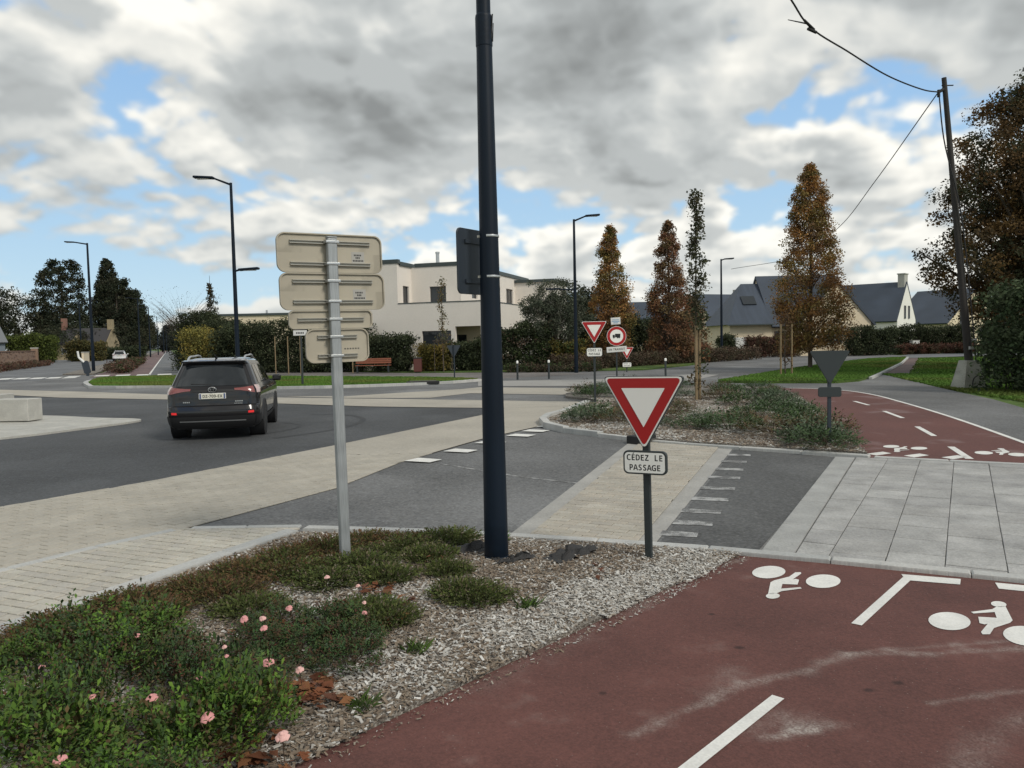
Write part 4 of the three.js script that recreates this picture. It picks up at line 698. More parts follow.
{ // white flat-roofed building; local x along the front (left to right), local -z going back
  const t = thing('white_building', 'white flat roofed two storey building behind the hedge', 'building', [-7.79, 0, -53.9], -0.3);
  const LW = 6.6, TW = 6.33, UW = 3.79, set = 2.32, H1 = 3.25, HT = 4.62, HU = 7.3, FL = 17;
  part(t, 'wall', wallWith(LW, HU + 0.12, 0.3, []).translate(-LW, 0, 0), M.wall);
  part(t, 'wall', wallWith(set, HU - HT, 0.3, [[0.6, 0.12, 1.0, 1.2]]).rotateY(Math.PI / 2).translate(0, HT, -0.302), M.wall);
  windowPart(t, 1.0, 1.2, [-0.16, HT + 0.72, -0.302 - 1.1], Math.PI / 2, M.frameDark);
  part(t, 'wall', wallWith(TW, HT, 0.3, [[1.75, 1.2, 2.15, 1.5], [4.2, 0.02, TW - 4.5, 2.95]]).translate(0.002, 0, 0), M.wall);
  windowPart(t, 2.15, 1.5, [2.827, 1.95, -0.18], 0, M.frameDark, 2);
  part(t, 'curtain', box(1.0, 1.4, 0.03, 2.25, 1.95, -0.26), M.frameWhite);
  part(t, 'porch_wall', wallWith(3.9, H1, 0.2, [[0.5, 0.02, 1.3, 2.4]]).translate(2.4, 0, -2.2), M.wallCream);
  windowPart(t, 1.3, 2.4, [3.55, 1.22, -2.3], 0, M.frameDark, 2);
  part(t, 'terrace_floor', box(TW - 0.4, 0.2, FL - 1, TW / 2, H1 - 0.1, -FL / 2), M.wall);
  part(t, 'wall', wallWith(FL, HT, 0.3, [[0.3, 0.02, 2.2, 2.95], [5, 0.9, 2, 1.5]]).rotateY(Math.PI / 2).translate(TW, 0, -0.302), M.wall);
  windowPart(t, 2.0, 1.5, [TW - 0.16, 1.65, -6.302], Math.PI / 2, M.frameDark, 2);
  part(t, 'coping', box(TW + 0.06, 0.06, 0.36, TW / 2 + 0.05, HT + 0.03, -0.15), M.darkTrim); part(t, 'coping', box(0.36, 0.06, FL, TW - 0.15, HT + 0.03, -FL / 2 - 0.35), M.darkTrim);
  part(t, 'wall', wallWith(UW, HU - H1, 0.3, [[1.42, 1.4, 1.25, 1.25]]).translate(0.002, H1, -set), M.wall);
  windowPart(t, 1.25, 1.25, [2.047, H1 + 2.025, -set - 0.16], 0, M.frameDark, 2);
  part(t, 'wall', wallWith(FL, HU - H1, 0.3, [[10.4, 1.85, 1.9, 1.2], [2, 1.85, 1.2, 1.2]]).rotateY(Math.PI / 2).translate(UW, H1, -set - 0.302), M.wall);
  windowPart(t, 1.9, 1.2, [UW - 0.16, H1 + 2.45, -set - 0.302 - 11.35], Math.PI / 2, M.frameDark, 2); windowPart(t, 1.2, 1.2, [UW - 0.16, H1 + 2.45, -set - 0.302 - 2.6], Math.PI / 2, M.frameDark);
  part(t, 'wall_lamp', box(0.12, 0.25, 0.2, UW + 0.06, H1 + 2.9, -set - 8.6), M.darkTrim);
  part(t, 'coping', box(LW + 0.1, 0.28, 0.4, -LW / 2 + 0.05, HU + 0.26, -0.15), M.darkTrim);
  part(t, 'coping', box(0.4, 0.28, set + 0.05, -0.1, HU + 0.14, -set / 2 - 0.38), M.darkTrim);
  part(t, 'coping', box(UW - 0.2, 0.28, 0.4, UW / 2 + 0.2, HU + 0.142, -set - 0.16), M.darkTrim);
  part(t, 'coping', box(0.4, 0.28, FL, UW - 0.1, HU + 0.14, -set - FL / 2 - 0.37), M.darkTrim);
  part(t, 'roof', merge([box(LW - 0.32, 0.2, 9, -LW / 2, HU - 0.1, -4.83), box(UW - 0.32, 0.2, FL - 0.4, UW / 2 - 0.01, HU - 0.1, -set - FL / 2 - 0.1)]), M.wall);
  part(t, 'wall', box(0.3, HU, 9, -LW + 0.15, HU / 2, -4.81), M.wall);
  part(t, 'wall', box(LW + UW, HU, 0.3, (UW - LW) / 2, HU / 2, -set - FL - 0.5), M.wall);
  part(t, 'flue', merge([limb(V3(1.6, HU, -set - 1.2), V3(1.6, HU + 1.15, -set - 1.2), 0.13, 0.13, 12), limb(V3(1.6, HU + 1.05, -set - 1.2), V3(1.6, HU + 1.18, -set - 1.2), 0.16, 0.16, 12)]), M.steel);
  part(t, 'rear_wing', box(3.4, 6.9, 5, UW + 1.7, 3.45, -FL - 1), M.wall); part(t, 'rear_coping', box(3.7, 0.25, 5.3, UW + 1.7, 7.02, -FL - 1), M.darkTrim);
}
{ // flat roof glimpsed over the hedge
  const t = thing('low_building', 'pale flat roof glimpsed over the hedge above the car', 'building', [-29.5, 0, -92]);
  part(t, 'wall', box(13, 5.4, 8, 0, 2.7, 0), M.wallCream); part(t, 'coping', box(13.3, 0.25, 8.3, 0, 5.5, 0), M.darkTrim); part(t, 'vent', limb(V3(1, 5.6, 1), V3(1, 6.1, 1), 0.12, 0.12, 8), M.steel);
}
function gableRoof(w, d, h0, h1, over, th = 0.18) {   // ridge along x, slopes to +-z
  const sl = Math.hypot(d / 2, h1 - h0), an = Math.atan2(h1 - h0, d / 2), ex = over / Math.cos(an);
  return [1, -1].map((s) => box(w, th, sl + ex, 0, 0, 0).rotateX(s * an).translate(0, (h0 + h1) / 2 - ex / 2 * Math.sin(an) + th / 2, s * (d / 4 + ex / 2 * Math.cos(an))));
}
function gableBody(w, d, h0, h1) {                 // walls of a gabled block, ridge along x
  const s = new THREE.Shape([[-d / 2, 0], [d / 2, 0], [d / 2, h0], [0, h1], [-d / 2, h0]].map((p) => new THREE.Vector2(...p)));
  return new THREE.ExtrudeGeometry(s, { depth: w, bevelEnabled: false }).translate(0, 0, -w / 2).rotateY(Math.PI / 2);
}
{ // cream house with the big slate roof
  const t = thing('slate_roofed_house', 'cream house with a large slate roof and skylight behind the tallest autumn tree', 'house', [28, 0, -78]);
  part(t, 'wall', gableBody(7.6, 9, 3.1, 7.7).translate(0.5, 0, 0), M.wallCream);
  part(t, 'roof', merge(gableRoof(7.9, 9, 3.1, 7.7, 0.5).map((g) => g.translate(0.5, 0, 0))), M.slate);
  part(t, 'wall', box(4.0, 3.1, 8.6, -5.3, 1.55, 0.3), M.wallCream);
  const hip = new THREE.BufferGeometry(), q = [[-7.7, 3.0, 5.2], [-3.32, 3.0, 5.2], [-3.32, 7.1, 0.3], [-5.0, 7.1, 0.3], [-7.7, 3.0, -4.6], [-3.32, 3.0, -4.6]];
  hip.setAttribute('position', new THREE.Float32BufferAttribute([0, 1, 2, 0, 2, 3, 0, 3, 4, 4, 3, 2, 4, 2, 5, 0, 4, 5, 0, 5, 1, 1, 5, 2].flatMap((k) => q[k]), 3)); hip.setAttribute('uv', new THREE.Float32BufferAttribute([0, 1, 2, 0, 2, 3, 0, 3, 4, 4, 3, 2, 4, 2, 5, 0, 4, 5, 0, 5, 1, 1, 5, 2].flatMap((k) => [q[k][0], q[k][1] + q[k][2]]), 2)); hip.computeVertexNormals();
  const rf = part(t, 'hipped_roof', hip, M.slate);
  part(rf, 'skylight', box(1.3, 0.1, 1.3).rotateX(0.70).translate(-4.9, 5.35, 2.5), M.windowGlass);
  part(t, 'wall', gableBody(7, 6.4, 3.0, 6.7).rotateY(Math.PI / 2).translate(1.5, 0, 4.0), M.wallCream);
  part(t, 'roof', merge(gableRoof(7.3, 6.4, 3.0, 6.7, 0.35).map((g) => g.rotateY(Math.PI / 2).translate(1.5, 0, 4.0))), M.slate);
  part(t, 'garage_door', box(1.6, 1.7, 0.06, -6.2, 0.95, 4.63), M.frameWhite); windowPart(t, 0.9, 1.2, [-2.6, 1.7, 4.55], 0, M.frameDark); windowPart(t, 1.4, 1.3, [1.4, 1.7, 7.55], 0, M.frameWhite, 2);
  part(t, 'gutter', box(4.4, 0.1, 0.1, -5.5, 2.96, 5.24), M.darkTrim);
}
{
  const t = thing('white_gable_house', 'slate roofed house with a bright white gable and chimney', 'house', [43.6, 0, -93], -0.73);
  part(t, 'wall', gableBody(7.6, 7.4, 3.5, 7.7).translate(-0.3, 0, 0), M.wallWhite);
  part(t, 'roof', merge(gableRoof(7.7, 7.4, 3.5, 7.7, 0.35).map((g) => g.translate(-0.32, 0, 0))), M.slate);
  part(t, 'chimney', rbox(0.75, 1.6, 1.3, 0.03, 3.05, 7.9, 0), M.concrete); part(t, 'chimney_cap', box(0.9, 0.12, 1.45, 3.05, 8.75, 0), M.concrete);
  windowPart(t, 0.62, 1.5, [3.53, 4.3, 0.8], Math.PI / 2, M.frameDark); windowPart(t, 0.62, 1.5, [3.53, 4.3, -0.8], Math.PI / 2, M.frameDark);
  windowPart(t, 1.8, 1.3, [0.6, 1.55, 3.74], 0, M.frameDark, 2); windowPart(t, 1.2, 1.2, [3.53, 1.5, 1.5], Math.PI / 2, M.frameDark);
}
{
  const t = thing('cream_house', 'cream gabled house half hidden by the large dark tree', 'house', [60.5, 0, -108], 0.5);
  part(t, 'wall', gableBody(8, 12, 3.2, 7.6).rotateY(Math.PI / 2), M.wallCream); part(t, 'roof', merge(gableRoof(8.4, 12, 3.2, 7.6, 0.4).map((g) => g.rotateY(Math.PI / 2))), M.slate);
  windowPart(t, 1.6, 2.2, [-2.6, 3.4, 4.04], 0, M.frameDark, 2); windowPart(t, 1.4, 1.3, [1.5, 1.6, 4.04], 0, M.frameWhite, 2);
}
{
  const t = thing('slate_house', 'slate gable behind the slim staked tree', 'house', [26.5, 0, -97], 0.45);
  part(t, 'wall', gableBody(9, 8, 3.0, 7.0), M.wallCream); part(t, 'roof', merge(gableRoof(9.3, 8, 3.0, 7.0, 0.4)), M.slate); part(t, 'chimney', box(1.0, 1.3, 0.7, 2.4, 7.1, 0), M.concrete); part(t, 'skylight', box(0.8, 0.08, 1.1).rotateX(0.785).translate(1, 5.1, 2.1), M.windowGlass);
}
{
  const t = thing('slate_house', 'blue grey roof glimpsed between the two slender autumn trees', 'house', [15.5, 0, -100], -0.1);
  part(t, 'wall', gableBody(9, 8, 2.9, 6.4), M.wallCream); part(t, 'roof', merge(gableRoof(9.3, 8, 2.9, 6.4, 0.5)), M.slate); windowPart(t, 1.3, 1.2, [0.5, 1.6, 4.04], 0, M.frameWhite, 2);
}
{
  const t = thing('grey_house', 'blue grey clad house with a grey roof at the left edge', 'house', [-83.5, 0, -118], 0.9);
  part(t, 'wall', gableBody(9, 8, 3.6, 7), std({ color: rgb(0.17, 0.20, 0.23), roughness: 0.9 })); part(t, 'roof', merge(gableRoof(9.5, 8, 3.6, 7, 0.5)), std({ color: rgb(0.16, 0.17, 0.18), roughness: 0.6 }));
  part(t, 'gable_panel', box(0.06, 3.2, 6.4, -4.54, 1.7, 0), M.wallWhite); windowPart(t, 0.8, 1.6, [1.6, 1.6, 4.04], 0, M.frameDark); windowPart(t, 0.8, 1.6, [3.2, 1.6, 4.04], 0, M.frameDark); windowPart(t, 0.8, 0.7, [2.2, 3.1, 4.04], 0, M.frameWhite); windowPart(t, 0.8, 1.6, [4.54, 1.6, 1], Math.PI / 2, M.frameDark);
}
{
  const t = thing('stone_house', 'old stone house with two chimneys under the dark conifers', 'house', [-85.5, 0, -157], 0.1);
  part(t, 'wall', gableBody(9.6, 6.5, 3.2, 6.1), M.wallStone); part(t, 'roof', merge(gableRoof(9.4, 6.5, 3.2, 6.1, 0.3)), std({ color: rgb(0.045, 0.043, 0.045), roughness: 0.8 }));
  part(t, 'chimney', box(0.9, 2.6, 0.8, -4.4, 7, 0), std({ color: rgb(0.25, 0.13, 0.1) })); part(t, 'chimney', box(1.0, 2.3, 0.9, 4.5, 6.8, 0), M.wallStone);
  const dm = part(t, 'dormer', gableBody(1.6, 1.5, 2.6, 3.5).rotateY(Math.PI / 2).translate(-0.7, 1.4, 2.7), M.wallStone); windowPart(t, 0.8, 1.1, [-0.7, 3.4, 3.55], 0, M.frameWhite); windowPart(t, 0.9, 1.2, [2.2, 1.7, 3.3], 0, M.frameWhite); windowPart(t, 0.9, 1.2, [-3.2, 1.7, 3.3], 0, M.frameWhite);
}
{ // rubble garden wall
  const t = thing('stone_wall', 'low rubble garden wall with a square pier at the left edge', 'wall', [-65, 0, -100], Math.PI - 1.155);
  const R = rng(5), cols = [[0.23, 0.14, 0.10], [0.27, 0.18, 0.13], [0.2, 0.125, 0.095]].map((c, i) => std({ color: rgb(...c), roughness: 1 }));
  part(t, 'core', box(44, 1.85, 0.4, 0, 0.925, 0), cols[2]);
  part(t, 'rubble', merge(Array.from({ length: 700 }, () => box(0.3 + R() * 0.4, 0.16 + R() * 0.16, 0.08 + R() * 0.06, -21.5 + R() * 43, 0.15 + R() * 1.6, 0.2))), cols[1]).userData.kind = 'stuff';
  part(t, 'coping', box(44, 0.12, 0.6, 0, 1.92, 0), cols[0]);
  part(t, 'pier', box(0.9, 2.3, 0.9, 22, 1.15, 0.1), cols[1]); part(t, 'pier_cap', box(1.05, 0.15, 1.05, 22, 2.35, 0.1), M.concrete);
}
{
  const t = thing('rendered_wall', 'pale low rendered wall beyond the nearest avenue lamp', 'wall', [-67.5, 0, -123], Math.PI - 1.155);
  part(t, 'wall', box(9, 1.5, 0.3, 0, 0.75, 0), M.wallCream); part(t, 'coping', box(9.2, 0.1, 0.4, 0, 1.55, 0), M.concrete);
}

// ------------------------------------------------------------------ vegetation
class Leaves {
  constructor() { this.p = []; this.c = []; this.n = []; this.i = []; }
  leaf(x, y, z, dir, up, len, wid, col) {          // a folded leaf: two faces meeting at the midrib
    const sx = dir.y * up.z - dir.z * up.y, sy = dir.z * up.x - dir.x * up.z, sz = dir.x * up.y - dir.y * up.x, k = Math.hypot(sx, sy, sz) || 1, a = wid / 2 / k, o = this.p.length / 3, f = wid * 0.18;
    const mx = x + dir.x * len * 0.5, my = y + dir.y * len * 0.5, mz = z + dir.z * len * 0.5;
    this.p.push(x, y, z, mx + sx * a + up.x * f, my + sy * a + up.y * f, mz + sz * a + up.z * f, x + dir.x * len, y + dir.y * len, z + dir.z * len, mx - sx * a + up.x * f, my - sy * a + up.y * f, mz - sz * a + up.z * f);
    for (let q = 0; q < 4; q++) { this.c.push(col[0], col[1], col[2]); this.n.push(up.x, up.y, up.z); }
    this.i.push(o, o + 1, o + 2, o, o + 2, o + 3);
  }
  geo() { const g = new THREE.BufferGeometry(); g.setAttribute('position', new THREE.Float32BufferAttribute(this.p, 3)); g.setAttribute('normal', new THREE.Float32BufferAttribute(this.n, 3)); g.setAttribute('color', new THREE.Float32BufferAttribute(this.c, 3)); g.setIndex(this.i); return g; }
}
const dirAt = (R) => { const z = R() * 2 - 1, a = R() * 6.2832, r = Math.sqrt(1 - z * z); return V3(r * Math.cos(a), z, r * Math.sin(a)); };
const gauss = (R) => (R() + R() + R() + R() - 2) * 1.0;
function pick(cols, R, v = 0.25) { const c = cols[Math.floor(R() * cols.length)], k = 1 + (R() - 0.5) * 2 * v; return [c[0] * k, c[1] * k, c[2] * k]; }
// crown: list of clumps [x, y, z, radius]; leaves spread through each clump
function crown(R, clumps, perClump, size, cols, v = 0.3, flatten = 0.8) {
  const L = new Leaves();
  for (const [x, y, z, r, ci] of clumps) {
    const base = (ci === undefined ? cols[Math.floor(R() * cols.length)] : cols[ci]).map((q) => q * 1.25), n = Math.round(perClump * (0.6 + R() * 0.8));
    for (let i = 0; i < n; i++) {
      const d = dirAt(R), q = r * Math.pow(R(), 0.45), px = x + d.x * q, py = y + d.y * q * flatten, pz = z + d.z * q;
      const up = dirAt(R); up.y += 0.7; up.normalize(); const dir = dirAt(R); dir.addScaledVector(up, -dir.dot(up)).normalize();
      const s = size * (0.65 + R() * 0.7), k = 1 + (R() - 0.5) * 2 * v; L.leaf(px, py, pz, dir, up, s, s * 0.62, [base[0] * k, base[1] * k, base[2] * k]);
    }
  }
  return L.geo();
}
function treeThing(name, label, p, seed, o) {      // o: h, clumps(R), leaf, per, cols, trunkR, trunkTop, limbs
  const R = rng(seed), t = thing(name, label, o.category ?? 'tree', p, 0, o.group), cl = o.clumps(R);
  const wood = [], top = V3((o.lean ?? 0), o.trunkTop, 0), b = V3(0, -0.05, 0), mid = V3(top.x * 0.4 + (R() - 0.5) * 0.1, o.trunkTop * 0.5, (R() - 0.5) * 0.1);
  wood.push(limb(b, mid, o.trunkR, o.trunkR * 0.72, 9), limb(mid, top, o.trunkR * 0.72, o.trunkR * 0.25, 8));
  for (const c of cl) if (R() < (o.limbs ?? 0.4)) { const e = V3(c[0], c[1], c[2]), f = Math.min(0.9, Math.max(0.12, (c[1] - Math.hypot(c[0], c[2]) * 1.1) / o.trunkTop)), s = f < 0.5 ? b.clone().lerp(mid, f * 2) : mid.clone().lerp(top, f * 2 - 1), k = o.trunkR * (o.limbK ?? 0.28) * (1.1 - f), m = s.clone().lerp(e, 0.55); m.y += 0.08 * s.distanceTo(e); wood.push(limb(s, m, k, k * 0.65, 5, false), limb(m, e, k * 0.65, k * 0.2, 5, false)); }
  const wg = merge(wood); part(t, 'trunk', wg, o.bark ?? M.bark);
  if (o.per > 0) part(t, 'crown', crown(R, cl, o.per, o.leaf, o.cols, o.v ?? 0.3, o.flat ?? 0.8), M.leaf);
  return t;
}
// upright crown with an uneven outline
const column = (h, w, y0, n, prof, cr) => (R) => Array.from({ length: n }, () => { const f = Math.pow(R(), 1.15), y = y0 + (h - y0) * f, a = R() * 6.2832, out = 0.35 + 0.65 * Math.sqrt(R()), wob = 0.75 + 0.5 * vnoise(a * 1.3 + 7, f * 7 + h), r = w / 2 * prof(f) * wob * out; return [Math.cos(a) * r, y, Math.sin(a) * r, cr * (0.6 + 0.7 * R()) * (0.5 + 0.6 * prof(f))]; });
const fast = (f) => f < 0.3 ? 0.86 + f * 0.47 : Math.pow(Math.max(0, (1 - f) / 0.7), 0.62);
const autumn = [[0.30, 0.155, 0.055], [0.24, 0.125, 0.052], [0.35, 0.20, 0.07], [0.24, 0.175, 0.06], [0.19, 0.15, 0.055], [0.17, 0.105, 0.055]];
const autumnDark = [[0.22, 0.11, 0.06], [0.18, 0.095, 0.058], [0.25, 0.135, 0.065], [0.16, 0.115, 0.055], [0.14, 0.09, 0.055]];
treeThing('autumn_tree', 'tallest upright autumn tree, orange brown, on the grass island', [16.3, 0.05, -42.3], 101, { h: 10.9, clumps: column(10.9, 3.6, 1.0, 540, fast, 0.48), leaf: 0.105, per: 92, cols: autumn, trunkR: 0.12, trunkTop: 10, limbs: 0.3, limbK: 0.3 });
treeThing('autumn_tree', 'left of the two slender autumn trees behind the road signs, golden brown', [7.2, 0, -56], 102, { h: 10.0, clumps: column(9.9, 2.9, 0.8, 330, fast, 0.5), leaf: 0.13, per: 95, cols: [...autumn, [0.09, 0.085, 0.025]], trunkR: 0.12, trunkTop: 9.2, limbs: 0.5, limbK: 0.4 });
treeThing('autumn_tree', 'right of the two slender autumn trees behind the road signs, reddish brown', [11.4, 0, -56], 103, { h: 10.0, clumps: column(10.1, 3.0, 0.7, 310, fast, 0.5), leaf: 0.13, per: 90, cols: autumnDark, trunkR: 0.12, trunkTop: 9.4, limbs: 0.5, limbK: 0.4 });
treeThing('bronze_shrub', 'tall bronze leaved shrub at the foot of the reddish autumn tree', [13.0, 0, -57.5], 104, { h: 4.6, clumps: column(4.9, 3.0, 0.4, 120, (f) => Math.sqrt(Math.max(0, 1 - f * f)), 0.5), leaf: 0.17, per: 55, cols: autumnDark, trunkR: 0.08, trunkTop: 3.6, category: 'shrub' });
// slim staked oak on the planted island
{
  const t = treeThing('staked_tree', 'slim leafy young tree tied to wooden stakes on the planted island', [5.42, 0.06, -22.6], 105, { h: 6.1, clumps: (R) => Array.from({ length: 78 }, (_, i) => { const f = i / 78, y = 2.05 + 4.0 * f, a = R() * 6.28, r = (0.30 * Math.pow(1 - f, 0.55) + 0.05) * (0.3 + 0.7 * R()) * (0.6 + 0.8 * vnoise(f * 9, 3)); return [Math.cos(a) * r, y, Math.sin(a) * r, 0.15 + 0.09 * R()]; }), leaf: 0.085, per: 34, cols: [[0.05, 0.058, 0.03], [0.062, 0.068, 0.035], [0.075, 0.068, 0.04]], trunkR: 0.035, trunkTop: 5.7, limbs: 0.35 });
  part(t, 'stake', rbox(0.08, 2.25, 0.08, 0.02, -0.06, 1.05, 0.12), M.wood); part(t, 'stake', rbox(0.07, 2.1, 0.07, 0.02, 0.09, 1.0, -0.1), M.wood);
  part(t, 'low_leaves', crown(rng(55), [[0.12, 0.9, 0, 0.28], [0.2, 1.4, 0.05, 0.2], [-0.1, 0.6, 0.1, 0.22], [0.1, 0.4, 0, 0.28]], 45, 0.09, [[0.05, 0.06, 0.03], [0.08, 0.06, 0.03]]), M.leaf);
}
// saplings
{
  const thin = (h, w, n) => (R) => Array.from({ length: n }, (_, i) => { const f = i / n, a = R() * 6.28, r = w * (1 - 0.7 * f) * (0.3 + 0.7 * R()); return [Math.cos(a) * r, 1.4 + (h - 1.4) * f, Math.sin(a) * r, 0.22]; });
  const s1 = treeThing('sapling', 'thin young tree with sparse leaves in front of the white building', [-4.3, 0.06, -49], 106, { h: 5.9, clumps: thin(5.9, 0.42, 44), leaf: 0.12, per: 16, cols: [[0.10, 0.10, 0.05], [0.13, 0.12, 0.06], [0.16, 0.11, 0.05]], trunkR: 0.045, trunkTop: 5.6, limbs: 0.5 });
  for (const x of [-0.55, 0.55]) part(s1, 'stake', limb(V3(x, 0, 0.1), V3(x, 2.0, 0.1), 0.022, 0.022, 7), M.bark); part(s1, 'crossbar', limb(V3(-0.65, 1.95, 0.1), V3(0.65, 1.95, 0.1), 0.03, 0.03, 6), M.bark);
  const s2 = treeThing('sapling', 'bare brown sapling on stakes at the tip of the grass island', [12.65, 0.06, -35.8], 107, { h: 2.6, clumps: (R) => Array.from({ length: 26 }, () => [gauss(R) * 0.28, 0.5 + R() * 2.4, gauss(R) * 0.28, 0.2]), leaf: 0.09, per: 12, cols: [[0.10, 0.06, 0.035], [0.075, 0.05, 0.03]], trunkR: 0.03, trunkTop: 2.6, limbs: 0.9, limbK: 0.5 });
  for (const [x, z] of [[-0.28, 0.2], [0.3, 0]]) part(s2, 'stake', limb(V3(x, 0, z), V3(x, 2.35, z), 0.045, 0.04, 7), M.wood);
  treeThing('sapling', 'slender leafy young tree poking above the yellow bush by the avenue', [-25.6, 0, -66.5], 108, { h: 8.4, clumps: (R) => Array.from({ length: 70 }, (_, i) => { const f = i / 70, a = R() * 6.28, r = (0.6 * Math.sin(Math.PI * Math.min(1, f * 0.9 + 0.12)) + 0.05) * R(); return [Math.cos(a) * r, 2 + 5.3 * f, Math.sin(a) * r, 0.35 * (1 - 0.6 * f)]; }), leaf: 0.17, per: 22, cols: [[0.05, 0.05, 0.03], [0.07, 0.055, 0.03]], trunkR: 0.06, trunkTop: 8.0 });
  for (const [x, z, l] of [[-10.25, -50.0, 'pale wooden tree stake just right of the direction panels'], [-14.4, -50, 'left of the paired pale stakes behind the street name sign'], [-13.6, -50, 'right of the paired pale stakes behind the street name sign'], [-15.4, -50.6, 'dark slim stake right of the car roof']]) { const m = new THREE.Mesh(limb(V3(x, 0.05, z), V3(x, 2.5, z), 0.038, 0.034, 7), M.wood); m.name = numbered('tree_stake'); shade(m); scene.add(m); tagged(m, l, 'stake'); }
}
// round olive-green tree, bare tree
treeThing('round_tree', 'round grey green tree at the right end of the white building', [2.9, 0, -51.5], 110, { h: 6, clumps: (R) => Array.from({ length: 330 }, () => { const d = dirAt(R), q = Math.pow(R(), 0.4), a = 0.75 + 0.55 * vnoise(Math.atan2(d.z, d.x) * 2 + 8, d.y * 3 + 4); return [d.x * 2.35 * q * a, 3.6 + d.y * 2.25 * q * a, d.z * 2.2 * q * a, 0.34]; }), leaf: 0.12, per: 62, cols: [[0.07, 0.082, 0.055], [0.09, 0.10, 0.07], [0.11, 0.115, 0.085], [0.055, 0.068, 0.045]], trunkR: 0.14, trunkTop: 3.6, limbs: 0.35 });
treeThing('bare_tree', 'leafless spreading tree above the dark bush by the avenue', [-29.5, 0, -70], 111, { h: 6.4, clumps: (R) => Array.from({ length: 260 }, () => { const a = R() * 6.28, f = R(); return [Math.cos(a) * (0.6 + f * 2.6), 3.2 + f * 3.2 + gauss(R) * 0.9, Math.sin(a) * (0.6 + f * 2.4), 0.4]; }), leaf: 0.09, per: 4, cols: [[0.10, 0.085, 0.07], [0.07, 0.06, 0.05]], trunkR: 0.13, trunkTop: 4.2, limbs: 1, limbK: 0.35 });
// big oak at the right
treeThing('oak_tree', 'large dark brown leaved oak behind the utility pole', [23.1, 0, -34], 112, { h: 13, clumps: (R) => { const out = []; for (const [cx, cy, cz, rx, ry, n] of [[0, 9.2, 0, 3.6, 3.2, 190], [-1.6, 7.6, 0.6, 3.0, 2.2, 130], [1.8, 6.8, 0.5, 3.6, 2.8, 150], [-2.3, 5.0, 0.8, 3.0, 1.9, 120], [0.8, 4.6, 1, 3.6, 2.2, 120], [0.2, 11.6, 0, 2.0, 1.5, 70], [-0.5, 3.2, 0, 3.2, 1.5, 70]]) for (let i = 0; i < n; i++) { const d = dirAt(R), q = Math.pow(R(), 0.4); out.push([cx + d.x * rx * q, cy + d.y * ry * q, cz + d.z * rx * q, 0.42 + R() * 0.22]); } return out; }, leaf: 0.13, per: 120, cols: [[0.062, 0.05, 0.026], [0.08, 0.056, 0.028], [0.105, 0.062, 0.026], [0.05, 0.054, 0.028], [0.13, 0.08, 0.03]], trunkR: 0.42, trunkTop: 9, limbs: 0.16, limbK: 0.35 });
treeThing('oak_tree', 'second dark tree continuing the oak at the right edge', [31, 0, -37], 113, { h: 12, clumps: (R) => Array.from({ length: 420 }, () => { const d = dirAt(R), q = Math.pow(R(), 0.4); return [d.x * 4.6 * q, 6.6 + d.y * 5.4 * q, d.z * 4.2 * q, 0.62]; }), leaf: 0.24, per: 50, cols: [[0.035, 0.032, 0.016], [0.045, 0.034, 0.017], [0.03, 0.034, 0.018]], trunkR: 0.4, trunkTop: 8, limbs: 0.1 });
// hedges: clumps over a box, with a woody core
function hedge(name, label, x0, z0, x1, z1, w, h, cols, seed, o = {}) {
  const R = rng(seed), len = Math.hypot(x1 - x0, z1 - z0), t = thing(name, label, o.category ?? 'hedge', [(x0 + x1) / 2, o.y ?? 0, (z0 + z1) / 2], -Math.atan2(z1 - z0, x1 - x0), o.group), cl = [], cr = o.cr ?? 0.4;
  const n = Math.round((len * h * 2 + len * w + w * h * 2) * (o.den ?? 4.4));
  for (let i = 0; i < n; i++) {
    const x = (R() - 0.5) * len, wob = 0.85 + 0.3 * vnoise(x * 1.1 + seed, 5), top = R() < 0.35;
    const y = top ? (h - cr * 0.6) * wob : cr * 0.5 + R() * (h - cr) * wob, z = top ? (R() - 0.5) * w : (R() < 0.7 ? 1 : -1) * (w / 2 - cr * 0.4);
    const end = !top && R() < w / (len + w); cl.push([end ? (R() < 0.5 ? -1 : 1) * (len / 2 - cr * 0.4) : x, y, end ? (R() - 0.5) * w : z, cr * (0.7 + R() * 0.6)]);
  }
  const inner = Math.round(n * 1.5); for (let i = 0; i < inner; i++) cl.push([(R() - 0.5) * (len - cr), 0.1 + R() * (h - cr * 1.2), (R() - 0.5) * (w - cr), cr * 0.9]);
  part(t, 'branches', merge(Array.from({ length: Math.min(90, 12 + Math.round(len * 4)) }, () => { const c = cl[Math.floor(R() * cl.length)], x = c[0] * 0.96 + gauss(R) * 0.1; return limb(V3(x, -0.03, gauss(R) * w * 0.12), V3(c[0], c[1], c[2]), 0.025, 0.008, 5, false); })), M.bark);
  part(t, 'foliage', crown(R, cl, o.per ?? 42, o.leaf ?? 0.14, cols, 0.35), M.leaf); return t;
}
const G = { dark: [[0.040, 0.052, 0.025], [0.052, 0.062, 0.03], [0.034, 0.043, 0.023]], green: [[0.035, 0.055, 0.018], [0.045, 0.062, 0.022], [0.03, 0.042, 0.018]], yellow: [[0.13, 0.105, 0.025], [0.10, 0.09, 0.025], [0.16, 0.12, 0.03], [0.07, 0.07, 0.024]], brown: [[0.085, 0.06, 0.042], [0.10, 0.07, 0.048], [0.075, 0.066, 0.04]], russet: [[0.11, 0.052, 0.036], [0.09, 0.046, 0.034], [0.075, 0.06, 0.036]], laurel: [[0.040, 0.060, 0.028], [0.055, 0.076, 0.036], [0.075, 0.097, 0.05]] };
hedge('hedge', 'long dark clipped hedge behind the car and the bench', -21.5, -57.5, -9.9, -53.0, 2.2, 3.45, G.dark, 201, { cr: 0.5 });
